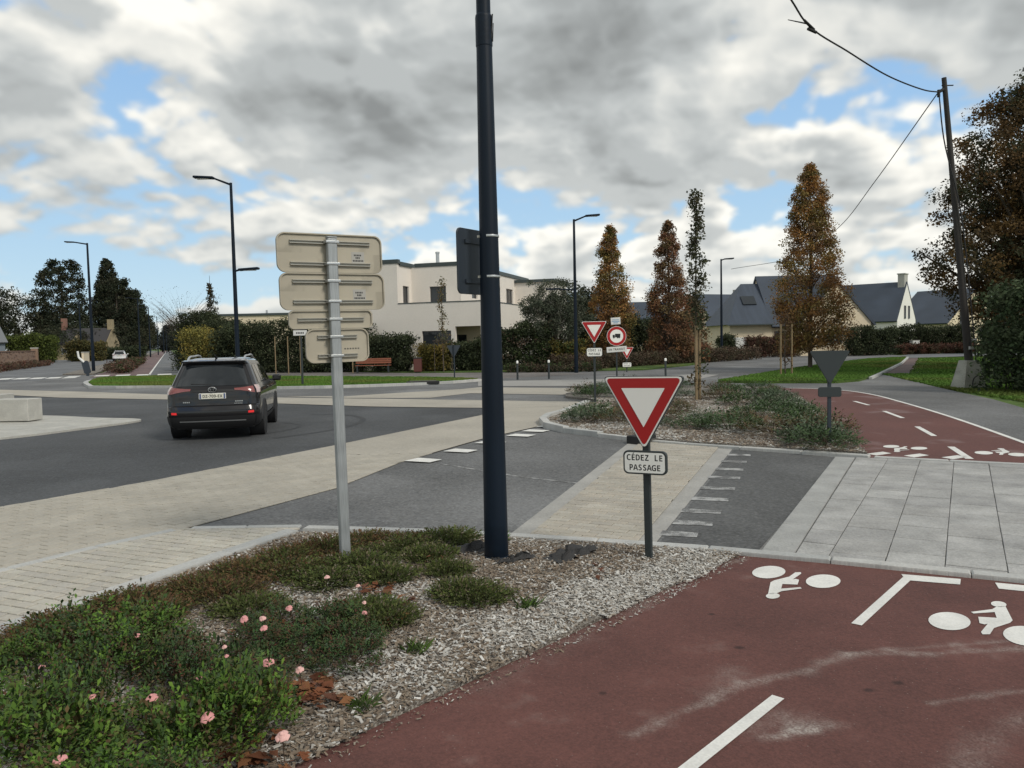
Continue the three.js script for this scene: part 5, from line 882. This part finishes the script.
hedge('hedge', 'dark square hedge at the corner of the avenue', -27.8, -66, -22.5, -63, 2.6, 4.4, G.dark, 202, { cr: 0.55 });
hedge('shrub', 'large yellow brown bush at the avenue corner left of the lamp', -24.6, -59.8, -22.0, -59.2, 2.4, 3.2, [[0.21, 0.18, 0.045], [0.17, 0.155, 0.045], [0.24, 0.19, 0.05], [0.13, 0.13, 0.04]], 203, { category: 'shrub', cr: 0.75, leaf: 0.15, per: 60 });
hedge('shrub', 'dark shrub right of the bench at the foot of the white building', -9.4, -52.2, -6.7, -51.4, 1.8, 2.7, G.dark, 204, { category: 'shrub', cr: 0.5 });
hedge('shrub', 'yellow bush behind the thin young tree', -6.1, -50.9, -3.9, -50.5, 1.4, 1.9, G.yellow, 205, { category: 'shrub', cr: 0.42 });
hedge('shrub', 'dark shrub left of the tall pole under the porch', -3.8, -50.7, -1.3, -50.1, 1.4, 2.1, G.dark, 206, { category: 'shrub', cr: 0.42 });
hedge('hedge', 'square green brown hedge just right of the tall pole', -1.0, -50.6, 2.6, -50.2, 1.8, 2.9, [...G.dark, ...G.green, G.brown[0]], 207, { cr: 0.4 });
hedge('shrub', 'yellowish bush under the round grey green tree', 2.7, -50, 4.6, -49.8, 1.5, 1.8, [...G.yellow, G.green[0]], 208, { category: 'shrub', cr: 0.4 });
hedge('hedge', 'dark hedge behind the two slender autumn trees', 4.6, -60, 14.4, -63, 2.2, 3.6, G.dark, 209, { cr: 0.5 });
hedge('hedge', 'low brown hedge bed along the road behind the signs', 3.2, -48.2, 19.5, -64, 2.6, 1.0, G.brown, 210, { cr: 0.34, leaf: 0.12, per: 34 });
hedge('hedge', 'low mixed bed in front of the round green tree', -0.2, -47.4, 5.2, -46.2, 2.0, 0.55, [...G.brown, ...G.green], 211, { cr: 0.3, leaf: 0.12, per: 30 });
hedge('hedge', 'russet clipped hedge in front of the slate roofed house', 20.6, -68.4, 25.2, -68.6, 1.6, 1.95, G.russet, 212, { cr: 0.36 });
hedge('shrub', 'dark rounded shrub left of the russet hedge', 18.6, -69.5, 20.0, -69.5, 1.4, 1.9, G.dark, 213, { category: 'shrub', cr: 0.4 });
hedge('hedge', 'dark hedge right of the tallest autumn tree', 29.3, -67.5, 33.2, -68, 2.0, 2.4, G.dark, 214, { cr: 0.4 });
hedge('hedge', 'long dark hedge below the white gable', 34.4, -71, 42.5, -72, 2.0, 2.5, G.dark, 215, { cr: 0.4 });
hedge('hedge', 'low russet planting in front of the long dark hedge', 34, -68.6, 42, -69.4, 1.4, 0.9, G.russet, 216, { cr: 0.3 });
hedge('hedge', 'dark hedge closing the view behind the utility pole', 40, -66, 52, -60, 2.4, 2.8, G.dark, 217, { cr: 0.5, leaf: 0.18 });
hedge('laurel_hedge', 'tall glossy laurel hedge at the right edge', 15.4, -24.8, 18.6, -21.2, 2.4, 3.45, G.laurel, 218, { cr: 0.42, leaf: 0.13, per: 46, den: 3.4 });
hedge('hedge', 'reddish planting along the avenue median', -30.6, -60, -52, -108, 1.8, 0.8, [...G.russet, G.brown[1], G.green[0]], 219, { cr: 0.34, leaf: 0.16, per: 22, den: 1.6 });
hedge('hedge', 'brown planting at the foot of the rubble wall', -47.5, -70, -60.5, -100, 2, 0.75, [...G.russet, G.brown[1]], 220, { cr: 0.34, leaf: 0.16, per: 22, den: 1.6 });
hedge('shrub', 'bright green bush behind the rubble wall', -78.5, -122, -72.5, -123, 3, 4.2, [[0.075, 0.095, 0.02], [0.06, 0.08, 0.02]], 221, { category: 'shrub', cr: 0.8, leaf: 0.3, per: 30 });
hedge('shrub', 'olive bush left of the stone house', -74, -130, -69, -131, 3, 3.2, G.yellow.map((c) => [c[0] * 0.7, c[1] * 0.75, c[2]]), 222, { category: 'shrub', cr: 0.7, leaf: 0.3, per: 26 });
hedge('hedge', 'dark hedge in front of the old stone house', -82, -147, -68, -143, 2, 2.2, G.dark, 223, { cr: 0.6, leaf: 0.3, per: 20 });
hedge('hedge', 'plants in the concrete planter at the left edge', -16.5, -21.6, -14.7, -21.6, 0.8, 0.6, G.dark, 224, { cr: 0.2, leaf: 0.07, y: 0.2, den: 8 });
// far woods on the left: single trees
const wide = (h, w, y0, n, cr) => (R) => Array.from({ length: n }, () => { const d = dirAt(R), q = Math.pow(R(), 0.4), k = 0.8 + 0.45 * vnoise(Math.atan2(d.z, d.x) * 2.2 + h, d.y * 3); return [d.x * w / 2 * q * k, y0 + (h - y0) / 2 * (1 + d.y * q * k), d.z * w / 2 * q * k, cr]; });
const cone = (f) => Math.pow(1 - f, 0.6) * 0.95 + 0.05;
const farCols = [[0.026, 0.034, 0.02], [0.034, 0.04, 0.022], [0.042, 0.042, 0.025]];
for (const [l, x, z, h, w, kind, seed] of [
  ['rounded dark tree at the left edge behind the grey house', -106, -162, 14.5, 15, 0, 301], ['dark tree filling the gap between rounded tree and tall cedar', -97, -168, 12.5, 12, 0, 302], ['tallest dark cedar above the old stone house', -99, -172, 21.5, 12, 1, 303], ['dark conifer right of the tallest cedar', -89, -176, 17.5, 11, 1, 304],
  ['pointed redwood beside the avenue lamps', -93, -180, 22.5, 9, 2, 305], ['second conifer at the right flank of the redwood', -91.5, -188, 16, 7, 1, 306], ['dark tree ending the row by the avenue', -98, -204, 12.5, 7, 0, 307], ['last small tree of the dark row by the avenue', -109, -230, 11, 8, 0, 308], ['far dark tree low behind the end of the row', -129, -270, 10, 9, 0, 309], ['faint far tree at the end of the avenue', -173, -385, 9, 16, 0, 310], ['far tree right of the avenue end', -170, -385, 13, 7, 1, 311], ['dark undergrowth tree under the cedar', -88, -160, 7, 16, 0, 312], ['far tree showing between the slender autumn trees', 12, -120, 9.5, 10, 0, 313]])
  treeThing('conifer', l, [x, 0, z], seed, { h, clumps: kind === 0 ? wide(h, w, h * 0.12, 300, 1.15) : column(h, w, h * 0.1, 460, kind === 1 ? (f) => 0.3 + 0.75 * Math.sin(Math.PI * Math.min(1, 0.3 + f * 0.66)) : cone, 0.95), leaf: 0.42, per: 44, cols: seed === 310 || seed === 311 ? [[0.03, 0.034, 0.03]] : farCols, trunkR: 0.4, trunkTop: h * 0.85, limbs: 0.15, v: 0.4 });

// ------------------------------------------------------------------ low planting, mulch, litter
function heather(seed, cols, tips, n, rad, hgt) {   // dome of wiry upright shoots set with needle leaves
  const R = rng(seed), L = new Leaves();
  for (let i = 0; i < n; i++) {
    const a = R() * 6.2832, q = Math.sqrt(R()), bx = Math.cos(a) * q * rad * 0.55, bz = Math.sin(a) * q * rad * 0.55, h = hgt * (0.45 + 0.6 * R()) * (1 - 0.45 * q * q);
    const lx = Math.cos(a) * q * rad * 0.75 + gauss(R) * 0.03, lz = Math.sin(a) * q * rad * 0.75 + gauss(R) * 0.03, c = pick(cols, R, 0.3), tip = R() < 0.35 ? pick(tips, R, 0.25) : c;
    const st = V3(lx, h, lz).normalize(); L.leaf(bx, 0, bz, st, dirAt(R).cross(st).normalize(), Math.hypot(lx, h, lz), 0.004, [0.06, 0.04, 0.025]);
    const m = 7 + Math.floor(R() * 4);
    for (let k = 0; k < m; k++) { const f = 0.3 + 0.7 * k / m, d = dirAt(R).multiplyScalar(0.75).add(st).normalize(), up = dirAt(R).cross(d).normalize(); const s = 0.018 + R() * 0.017; L.leaf(bx + lx * f, h * f, bz + lz * f, d, up, s, s * 0.42, f > 0.78 ? tip : c); }
  }
  return L.geo();
}
function leafyBush(seed, cols, n, rad, hgt, size) { // spreading rose: arching shoots with groups of five oval leaflets
  const R = rng(seed), L = new Leaves();
  for (let i = 0; i < n; i++) {
    const a = R() * 6.2832, q = Math.sqrt(R()), x = Math.cos(a) * q * rad, z = Math.sin(a) * q * rad, y = hgt * (1 - 0.6 * q * q) * (0.35 + 0.65 * Math.pow(R(), 0.5)) * (0.55 + 0.9 * vnoise(x * 7 + seed, z * 7)) * (R() < 0.1 ? 1.45 : 1);
    const c = pick(cols, R, 0.3), ax = V3(x * 0.8 + gauss(R) * 0.3, 0.25 + gauss(R) * 0.3, z * 0.8 + gauss(R) * 0.3).normalize(), up0 = V3(gauss(R) * 0.35, 1, gauss(R) * 0.35).normalize(), sd = V3().crossVectors(ax, up0).normalize();
    for (let k = 0; k < 5; k++) { const f = (k >> 1) * 0.55, s = size * (0.75 + R() * 0.5) * (k === 4 ? 1.15 : 1), d = k === 4 ? ax.clone() : sd.clone().multiplyScalar(k % 2 ? 1 : -1).addScaledVector(ax, 0.5).normalize(); L.leaf(x + ax.x * f * size * 1.6, y + ax.y * f * size * 1.6, z + ax.z * f * size * 1.6, d, up0, s, s * 0.62, c); }
  }
  return L.geo();
}
function stems(seed, n, rad, hgt) { const R = rng(seed); return merge(Array.from({ length: n }, () => { const a = R() * 6.28, q = R() * rad; return limb(V3(Math.cos(a) * q * 0.2, -0.02, Math.sin(a) * q * 0.2), V3(Math.cos(a) * q, hgt * (0.4 + 0.5 * R()), Math.sin(a) * q), 0.006, 0.003, 4, false); })); }
const twig = std({ color: rgb(0.07, 0.045, 0.03), roughness: 1 });
const roseGreen = [[0.11, 0.21, 0.03], [0.15, 0.25, 0.04], [0.08, 0.155, 0.03], [0.12, 0.165, 0.04], [0.06, 0.11, 0.03], [0.13, 0.09, 0.04]], roseDark = [[0.05, 0.10, 0.035], [0.065, 0.12, 0.04], [0.085, 0.085, 0.034], [0.08, 0.135, 0.04], [0.12, 0.06, 0.035]];
const hCols = [[0.09, 0.125, 0.035], [0.12, 0.145, 0.042], [0.08, 0.10, 0.032]], hRust = [[0.15, 0.10, 0.045], [0.12, 0.115, 0.04], [0.17, 0.10, 0.05], [0.10, 0.115, 0.036], [0.08, 0.105, 0.03]];
const tipsPale = [[0.24, 0.20, 0.15], [0.12, 0.13, 0.05], [0.16, 0.13, 0.08]], tipsRust = [[0.13, 0.065, 0.035], [0.15, 0.085, 0.05], [0.09, 0.06, 0.03]];
const proto = {};
function makeProto(key, name, label, category, group, build) { const g = new THREE.Group(); g.name = name; build(g); g.userData = { label, category, group }; proto[key] = g; }
for (const v of [0, 1, 2]) makeProto('green' + v, 'heather', 'green heather clump with pale flower tips in the near bed', 'heather', 'green heather clumps of the near bed', (g) => { part(g, 'stems', stems(700 + v, 14, 0.16, 0.12), twig); part(g, 'foliage', heather(400 + v, hCols, tipsPale, 430, 0.24, 0.145), M.leaf); });
for (const v of [0, 1, 2]) makeProto('rust' + v, 'heather', 'rusty brown heather clump in the near bed', 'heather', 'rusty heather clumps of the near bed', (g) => { part(g, 'stems', stems(710 + v, 14, 0.18, 0.12), twig); part(g, 'foliage', heather(410 + v, hRust, tipsRust, 400, 0.26, 0.145), M.leaf); });
for (const v of [0, 1, 2]) makeProto('rose' + v, 'rose_bush', 'low bright green rose bush in the near bed', 'rose bush', 'bright green roses of the near bed', (g) => { part(g, 'stems', stems(720 + v, 12, 0.24, 0.2), twig); part(g, 'foliage', leafyBush(420 + v, v === 1 ? [...roseGreen, ...roseDark] : roseGreen, 560, 0.32, 0.22, v === 2 ? 0.03 : 0.024), M.leaf); });
for (const v of [0, 1]) makeProto('roseDark' + v, 'rose_bush', 'low dark green rose bush in the near bed', 'rose bush', 'dark green roses of the near bed', (g) => { part(g, 'stems', stems(730 + v, 12, 0.24, 0.2), twig); part(g, 'foliage', leafyBush(430 + v, roseDark, 560, 0.31, 0.18, 0.023), M.leaf); });
for (const v of [0, 1]) makeProto('grey' + v, 'island_shrub', 'grey green low shrub on the planted island', 'shrub', 'grey green shrubs of the planted island', (g) => { part(g, 'stems', stems(740 + v, 12, 0.4, 0.3), twig); part(g, 'foliage', leafyBush(440 + v, [[0.08, 0.12, 0.062], [0.10, 0.14, 0.075], [0.065, 0.10, 0.05]], 300, 0.5, 0.24, 0.042), M.leaf); });
for (const v of [0, 1]) makeProto('olive' + v, 'island_shrub', 'olive brown low shrub on the planted island', 'shrub', 'olive brown shrubs of the planted island', (g) => { part(g, 'stems', stems(750 + v, 12, 0.4, 0.3), twig); part(g, 'foliage', leafyBush(450 + v, [[0.10, 0.095, 0.035], [0.125, 0.095, 0.042], [0.075, 0.10, 0.032], [0.15, 0.085, 0.045]], 300, 0.5, 0.25, 0.04), M.leaf); });
for (const v of [0, 1]) makeProto('dkgreen' + v, 'island_shrub', 'dark green low shrub on the planted island', 'shrub', 'dark green shrubs of the planted island', (g) => { part(g, 'stems', stems(760 + v, 12, 0.4, 0.3), twig); part(g, 'foliage', leafyBush(460 + v, [[0.05, 0.095, 0.03], [0.065, 0.115, 0.036]], 300, 0.5, 0.24, 0.04), M.leaf); });
const place = (key, x, z, s, seed, sy) => { const R = rng(seed); return copyOf(proto[key], [x, 0.025, z], R() * 6.28, [s * (0.9 + 0.2 * R()), (sy ?? s) * (0.9 + 0.25 * R()), s * (0.9 + 0.2 * R())]); };
// near bed: heather along the kerb, roses nearer the camera (metres)
const rustSpots = [[-3.25, -5.15], [-3.0, -5.6], [-2.72, -5.35], [-2.62, -5.95], [-2.4, -6.35], [-2.35, -5.8], [-2.12, -6.75], [-2.05, -6.3], [-1.85, -7.0], [-1.55, -7.25], [-3.0, -5.0], [-2.75, -4.95], [-1.95, -5.85], [-2.45, -5.45], [-1.25, -7.15], [-1.68, -6.55], [-3.35, -4.75]];
rustSpots.forEach(([x, z], i) => i === 12 || i === 13 ? 0 : place('rust' + (i % 3), x + 0.16, z + 0.06, 0.85 + 0.3 * ((i * 37) % 10) / 10, 800 + i, 0.9));
const greenSpots = [[-1.62, -6.95], [-1.2, -6.72], [-0.98, -6.95], [-1.3, -6.35], [-0.92, -6.42], [-1.05, -6.05], [-1.5, -6.0], [-0.42, -5.62], [-0.30, -5.55], [-1.05, -5.2], [-0.88, -5.12], [-1.6, -5.55], [-1.9, -5.4], [-0.65, -7.2], [-0.75, -6.6], [-1.75, -6.25], [-2.2, -5.2], [-0.55, -6.2], [-1.3, -5.75], [-1.95, -6.55]];
greenSpots.forEach(([x, z], i) => [4, 16, 18, 11].includes(i) ? 0 : place('green' + (i % 3), x, z, 0.8 + 0.35 * ((i * 53) % 10) / 10, 850 + i, 0.9));
const roseSpots = [[-2.95, -4.45], [-2.6, -4.5], [-2.3, -4.75], [-2.75, -4.05], [-2.35, -4.2], [-2.0, -4.45], [-2.55, -3.7], [-2.15, -3.75], [-1.8, -4.1], [-1.65, -4.55], [-2.5, -3.3], [-2.1, -3.3], [-1.75, -3.55], [-1.45, -4.05], [-1.5, -3.5], [-1.85, -3.05], [-2.3, -2.9], [-1.25, -3.7], [-1.95, -4.9], [-1.45, -3.05], [-2.7, -2.8], [-3.1, -3.6], [-3.2, -4.1]];
roseSpots.forEach(([x, z], i) => { if ([3, 10, 16, 18].includes(i)) return; const dark = [5, 8, 9, 13, 18].includes(i); place(dark ? 'roseDark' + (i % 2) : 'rose' + (i % 3), x + 0.08 * Math.sin(i * 5.1), z + 0.08 * Math.cos(i * 3.7), 0.66 + 0.34 * ((i * 29) % 10) / 10, 900 + i, 0.8 + 0.5 * ((i * 47) % 10) / 10); });
[[-1.35, -4.6], [-1.05, -4.72], [-1.2, -5.0], [-1.6, -5.05], [-1.0, -4.45]].forEach(([x, z], i) => place('roseDark' + (i % 2), x, z, 0.75, 940 + i, 0.75));
// pink roses
{
  const R = rng(77), pink = std({ color: rgb(0.68, 0.31, 0.30), roughness: 0.7 }), pale = std({ color: rgb(0.74, 0.44, 0.40), roughness: 0.7 });
  const petals = (seed) => { const Q = rng(seed), list = []; for (let i = 0; i < 11; i++) { const a = i * 2.4, r = 0.006 + 0.0016 * i, g = new THREE.SphereGeometry(0.014, 7, 5, 0, Math.PI, 0, Math.PI * 0.6).scale(1, 1, 0.45).rotateX(-0.25 - i * 0.07).translate(0, 0, r).rotateY(a).translate(0, 0.004 - i * 0.0007, 0); list.push(g); } list.push(new THREE.SphereGeometry(0.0105, 9, 7).scale(1, 1.1, 1).translate(0, 0.010, 0)); return merge(list); };
  const forms = [petals(1), petals(2)];
  [[-1.35, -5.45, 0.22, 0.8], [-1.42, -4.75, 0.24, 0.9], [-1.63, -4.55, 0.25, 1.0], [-1.52, -4.55, 0.25, 0.8], [-1.47, -4.42, 0.24, 0.9], [-1.3, -3.95, 0.23, 1.2], [-1.13, -3.92, 0.2, 0.85], [-1.72, -3.55, 0.24, 1.05], [-1.38, -3.35, 0.24, 1.25], [-1.03, -3.28, 0.18, 1.2], [-1.83, -3.0, 0.25, 1.0], [-2.2, -4.4, 0.22, 0.7], [-1.62, -4.2, 0.22, 0.6], [-1.58, -4.12, 0.2, 0.5], [-0.95, -4.75, 0.2, 0.7], [-1.1, -5.3, 0.2, 0.6], [-1.6, -3.8, 0.22, 0.6], [-2.45, -3.9, 0.25, 0.7], [-1.0, -5.0, 0.18, 0.6], [-2.0, -3.55, 0.25, 0.65]].forEach(([x, z, y, s], i) => {
    const t = thing('rose_flower', s > 0.95 ? 'large open pink rose above the foliage of the near bed' : 'small pink rose among the foliage of the near bed', 'rose', [x, y * 0.98 + 0.03, z], R() * 6, s > 0.95 ? 'large pink roses' : 'small pink roses');
    const k = 0.95 * s; t.scale.set(k, k, k); t.rotation.x = 0.35 + R() * 0.3; part(t, 'petals', forms[i % 2], i % 3 ? pink : pale); part(t, 'stalk', limb(V3(0, -0.14, -0.02), V3(0, -0.004, 0), 0.002, 0.0025, 5), twig);
  });
}
// bright weeds in the mulch
[[-0.98, -5.45, 'bright green dandelion like weed in the heather'], [0.08, -5.35, 'small grassy weed in the bare mulch'], [-0.62, -4.6, 'weed tuft at the edge of the mulch near the red path'], [-0.15, -7.15, 'grass tuft at the kerb behind the tall pole'], [-0.8, -3.9, 'small weed between roses and red path']].forEach(([x, z, l], i) => {
  const R = rng(990 + i), L = new Leaves(); for (let k = 0; k < 60; k++) { const a = R() * 6.28, up = V3(Math.cos(a), 0.3 + R() * 1.4, Math.sin(a)).normalize(); L.leaf(gauss(R) * 0.05, 0, gauss(R) * 0.05, up, V3(-Math.sin(a), 0.5, Math.cos(a)).normalize(), 0.05 + R() * 0.08, 0.012, pick([[0.075, 0.13, 0.025], [0.06, 0.09, 0.03]], R)); }
  const m = new THREE.Mesh(L.geo(), M.leaf); m.name = numbered('weed'); m.position.set(x, 0.03, z); shade(m); scene.add(m); tagged(m, l, 'weed');
});
// island planting
{
  const R = rng(61), keys = ['grey0', 'olive0', 'dkgreen0', 'grey1', 'olive1', 'dkgreen1']; let n = 0;
  const rows = [[1.6, -17.3], [2.3, -17.0], [2.1, -18.6], [2.9, -16.2], [3.2, -17.6], [3.6, -15.6], [4.1, -16.9], [3.0, -19.6], [4.4, -15.2], [5.0, -16.4], [3.9, -18.8], [5.6, -17.6], [4.9, -14.4], [5.7, -15.6], [5.2, -13.3], [5.6, -14.2], [6.3, -17.0], [6.4, -18.8], [7.0, -20.2], [4.2, -20.6], [6.1, -20.6], [7.6, -22.0], [3.4, -22.2], [2.6, -24.4], [3.0, -26.2], [3.9, -24.6], [4.7, -26.0], [5.4, -24.2], [6.2, -22.8], [6.8, -24.6], [7.6, -24.2], [8.3, -25.2], [5.6, -27.2], [4.2, -28.4], [7.0, -26.6], [8.6, -26.9], [3.6, -29.6], [5.0, -29.2], [6.2, -28.4], [3.2, -28.0], [2.4, -26.2], [8.2, -23.6], [6.9, -18.9], [5.5, -12.7]];
  for (const [x0, z] of rows) { const x = inside(islandPts, x0 + 0.5, z) ? x0 : x0 - 0.5; if (!inside(islandPts, x + 0.5, z)) continue; const k = z > -17.2 && x > 4.6 ? ['olive0', 'dkgreen0', 'grey0'][n % 3] : keys[n % 6], s = 0.75 + R() * 0.55; copyOf(proto[k], [x + gauss(R) * 0.15, 0.06, z + gauss(R) * 0.15], R() * 6.28, [s * 1.1, s * (0.75 + 0.4 * R()), s]); n++; }
}
// wood chips
function chips(name, label, poly, n, seed, y, size, cols) {
  const R = rng(seed), g = new THREE.BoxGeometry(1, 0.12, 0.36), m = new THREE.InstancedMesh(g, std({ color: rgb(1, 1, 1), roughness: 0.95 }), n), o = new THREE.Object3D(), xs = poly.map((p) => p[0]), zs = poly.map((p) => p[1]), c = new THREE.Color();
  const x0 = Math.min(...xs), x1 = Math.max(...xs), z0 = Math.min(...zs), z1 = Math.max(...zs);
  for (let i = 0; i < n;) {
    const x = x0 + R() * (x1 - x0), z = z0 + R() * (z1 - z0); if (!inside(poly, x, z)) continue;
    const s = size * (0.35 + Math.pow(R(), 2) * 1.5); o.position.set(x, y + R() * 0.012, z); o.rotation.set(gauss(R) * 0.35, R() * 6.28, gauss(R) * 0.35); o.scale.set(s, s * (0.5 + R()), s * (0.5 + R() * 0.7)); o.updateMatrix(); m.setMatrixAt(i, o.matrix);
    const pale = sstep(0.42, 0.62, fbm(x * 1.4 + 3, z * 1.4 + 1, 4)) * 0.5 + 0.2 + (name === 'wood_chips' && z > -9 ? 0.28 * sstep(0.75, 0.2, Math.abs((x - 0.9) * 0.62 + (z + 5.75) * 0.78)) * sstep(-0.6, 0.4, x) : 0), q = R() < pale ? cols[0] : cols[1], k = q[Math.floor(R() * q.length)], v = 0.8 + R() * 0.4; m.setColorAt(i, c.setRGB(k[0] * v, k[1] * v, k[2] * v)); i++;
  }
  m.name = numbered(name); m.castShadow = m.receiveShadow = true; m.userData = { kind: 'stuff', label, category: 'mulch' }; scene.add(m);
}
const chipCols = [[[0.50, 0.485, 0.45], [0.42, 0.40, 0.365], [0.58, 0.565, 0.53], [0.34, 0.305, 0.26]], [[0.19, 0.145, 0.105], [0.24, 0.19, 0.14], [0.13, 0.10, 0.075], [0.28, 0.235, 0.185]]];
const spill = U([[-4.5, -1.2], [-3.02, -4.52], [-1.93, -6.86], [-0.76, -6.72], [0.38, -6.38], [1.76, -5.95], [1.72, -5.86], [1.2, -5.22], [1.08, -5.2], [0.55, -4.55], [0.5, -4.62], [-0.1, -3.9], [-0.45, -3.56], [-0.9, -2.98], [-3.4, -0.3]]);
chips('wood_chips', 'weathered wood chip mulch of the near bed', clip(spill, [[-6, -2.4], [4, -2.4], [4, -9], [-6, -9]]), 95000, 71, 0.032, 0.024, chipCols);
chips('wood_chips', 'pale wood chip mulch of the planted island', clip(islandPts, [[0, -8], [12, -8], [12, -24], [0, -24]]), 60000, 72, 0.073, 0.04, chipCols);
// loose chips and crumbs on the path edge
{ const a = U([[-0.92, -3.03]])[0], b = U([[1.74, -5.93]])[0]; chips('wood_chips', 'stray wood chips along the edge of the red path', [[a[0], a[1]], [b[0], b[1]], [b[0] + 0.12, b[1] + 0.1], [a[0] + 0.09, a[1] + 0.08]], 900, 73, 0.012, 0.014, chipCols); }
// fallen oak leaves
{
  const R = rng(81), L = new Leaves(); const brown = [[0.20, 0.075, 0.035], [0.16, 0.06, 0.03], [0.24, 0.11, 0.05]];
  const at = [[-1.15, -4.0, 0.22, 40], [-1.3, -3.3, 0.25, 34], [-1.6, -5.0, 0.15, 16], [-1.05, -5.75, 0.12, 10], [-0.85, -5.5, 0.14, 8], [-1.7, -2.95, 0.2, 14], [-0.75, -6.5, 0.15, 5], [-0.9, -5.05, 0.1, 7], [0.6, -6.1, 0.2, 3], [-1.2, -4.75, 0.2, 10]];
  for (const [x, z, r, n] of at) for (let i = 0; i < n; i++) { const px = x + gauss(R) * r, pz = z + gauss(R) * r, a = R() * 6.28, up = V3(gauss(R) * 0.5, 1, gauss(R) * 0.5).normalize(), d = V3(Math.cos(a), gauss(R) * 0.3, Math.sin(a)).normalize(); const c = pick(brown, R), s = 0.07 + R() * 0.05; L.leaf(px, 0.05 + R() * 0.03, pz, d, up, s, s * 0.6, c); for (const q of [0.3, 0.6]) { const e = V3(-d.z, 0, d.x); L.leaf(px + d.x * s * q, 0.05 + R() * 0.03, pz + d.z * s * q, e, up, s * 0.35, s * 0.22, c); L.leaf(px + d.x * s * q, 0.05 + R() * 0.03, pz + d.z * s * q, e.negate(), up, s * 0.35, s * 0.22, c); } }
  const m = new THREE.Mesh(L.geo(), M.leaf); m.name = 'fallen_leaves'; shade(m); scene.add(m); m.userData = { kind: 'stuff', label: 'fallen brown oak leaves lying in the near bed', category: 'leaves' };
}
// grass blades on the lawns that show
function turf(name, label, poly, n, seed, y, hgt) {
  const R = rng(seed), L = new Leaves(); for (let i = 0; i < 6; i++) { const a = i * 1.05; L.leaf(Math.cos(a) * 0.03, 0, Math.sin(a) * 0.03, V3(Math.cos(a) * 0.4, 1, Math.sin(a) * 0.4).normalize(), V3(-Math.sin(a), 0.3, Math.cos(a)).normalize(), 1, 0.28, [1, 1, 1]); }
  const m = new THREE.InstancedMesh(L.geo(), std({ roughness: 0.9 }), n), o = new THREE.Object3D(), c = new THREE.Color(), xs = poly.map((p) => p[0]), zs = poly.map((p) => p[1]), x0 = Math.min(...xs), x1 = Math.max(...xs), z0 = Math.min(...zs), z1 = Math.max(...zs);
  for (let i = 0; i < n;) { const x = x0 + R() * (x1 - x0), z = z0 + R() * (z1 - z0); if (!inside(poly, x, z)) continue; const s = hgt * (0.5 + R()); o.position.set(x, y, z); o.rotation.set(0, R() * 6.28, 0); o.scale.set(s * 1.6, s, s * 1.6); o.updateMatrix(); m.setMatrixAt(i, o.matrix); const k = 0.7 + 0.6 * fbm(x * 0.7, z * 0.7, 3) + (R() - 0.5) * 0.3, yl = sstep(0.5, 0.75, fbm(x * 0.35 + 8, z * 0.35, 3)); m.setColorAt(i, c.setRGB(mix(0.10, 0.14, yl) * k, mix(0.20, 0.18, yl) * k, mix(0.026, 0.034, yl) * k)); i++; }
  m.name = numbered(name); m.castShadow = m.receiveShadow = true; m.userData = { kind: 'stuff', label, category: 'grass' }; scene.add(m);
}
turf('grass_blades', 'short grass of the strip behind the car', stripPts, 26000, 91, 0.09, 0.06);
turf('grass_blades', 'short grass of the island by the far footpath', greenPts, 24000, 92, 0.08, 0.06);
turf('grass_blades', 'rough grass of the verge round the utility pole', [[17.2, -36], [14.4, -25.5], [13.7, -20.8], [12.4, -18.0], [16, -14.5], [22, -20], [24, -34]], 26000, 93, -0.03, 0.075);

turf('grass_blades', 'grass beyond the footpath at the right', [[18.5, -36], [30, -57], [46, -58], [34, -36]], 16000, 94, -0.03, 0.085);

renderer.render(scene, camera);
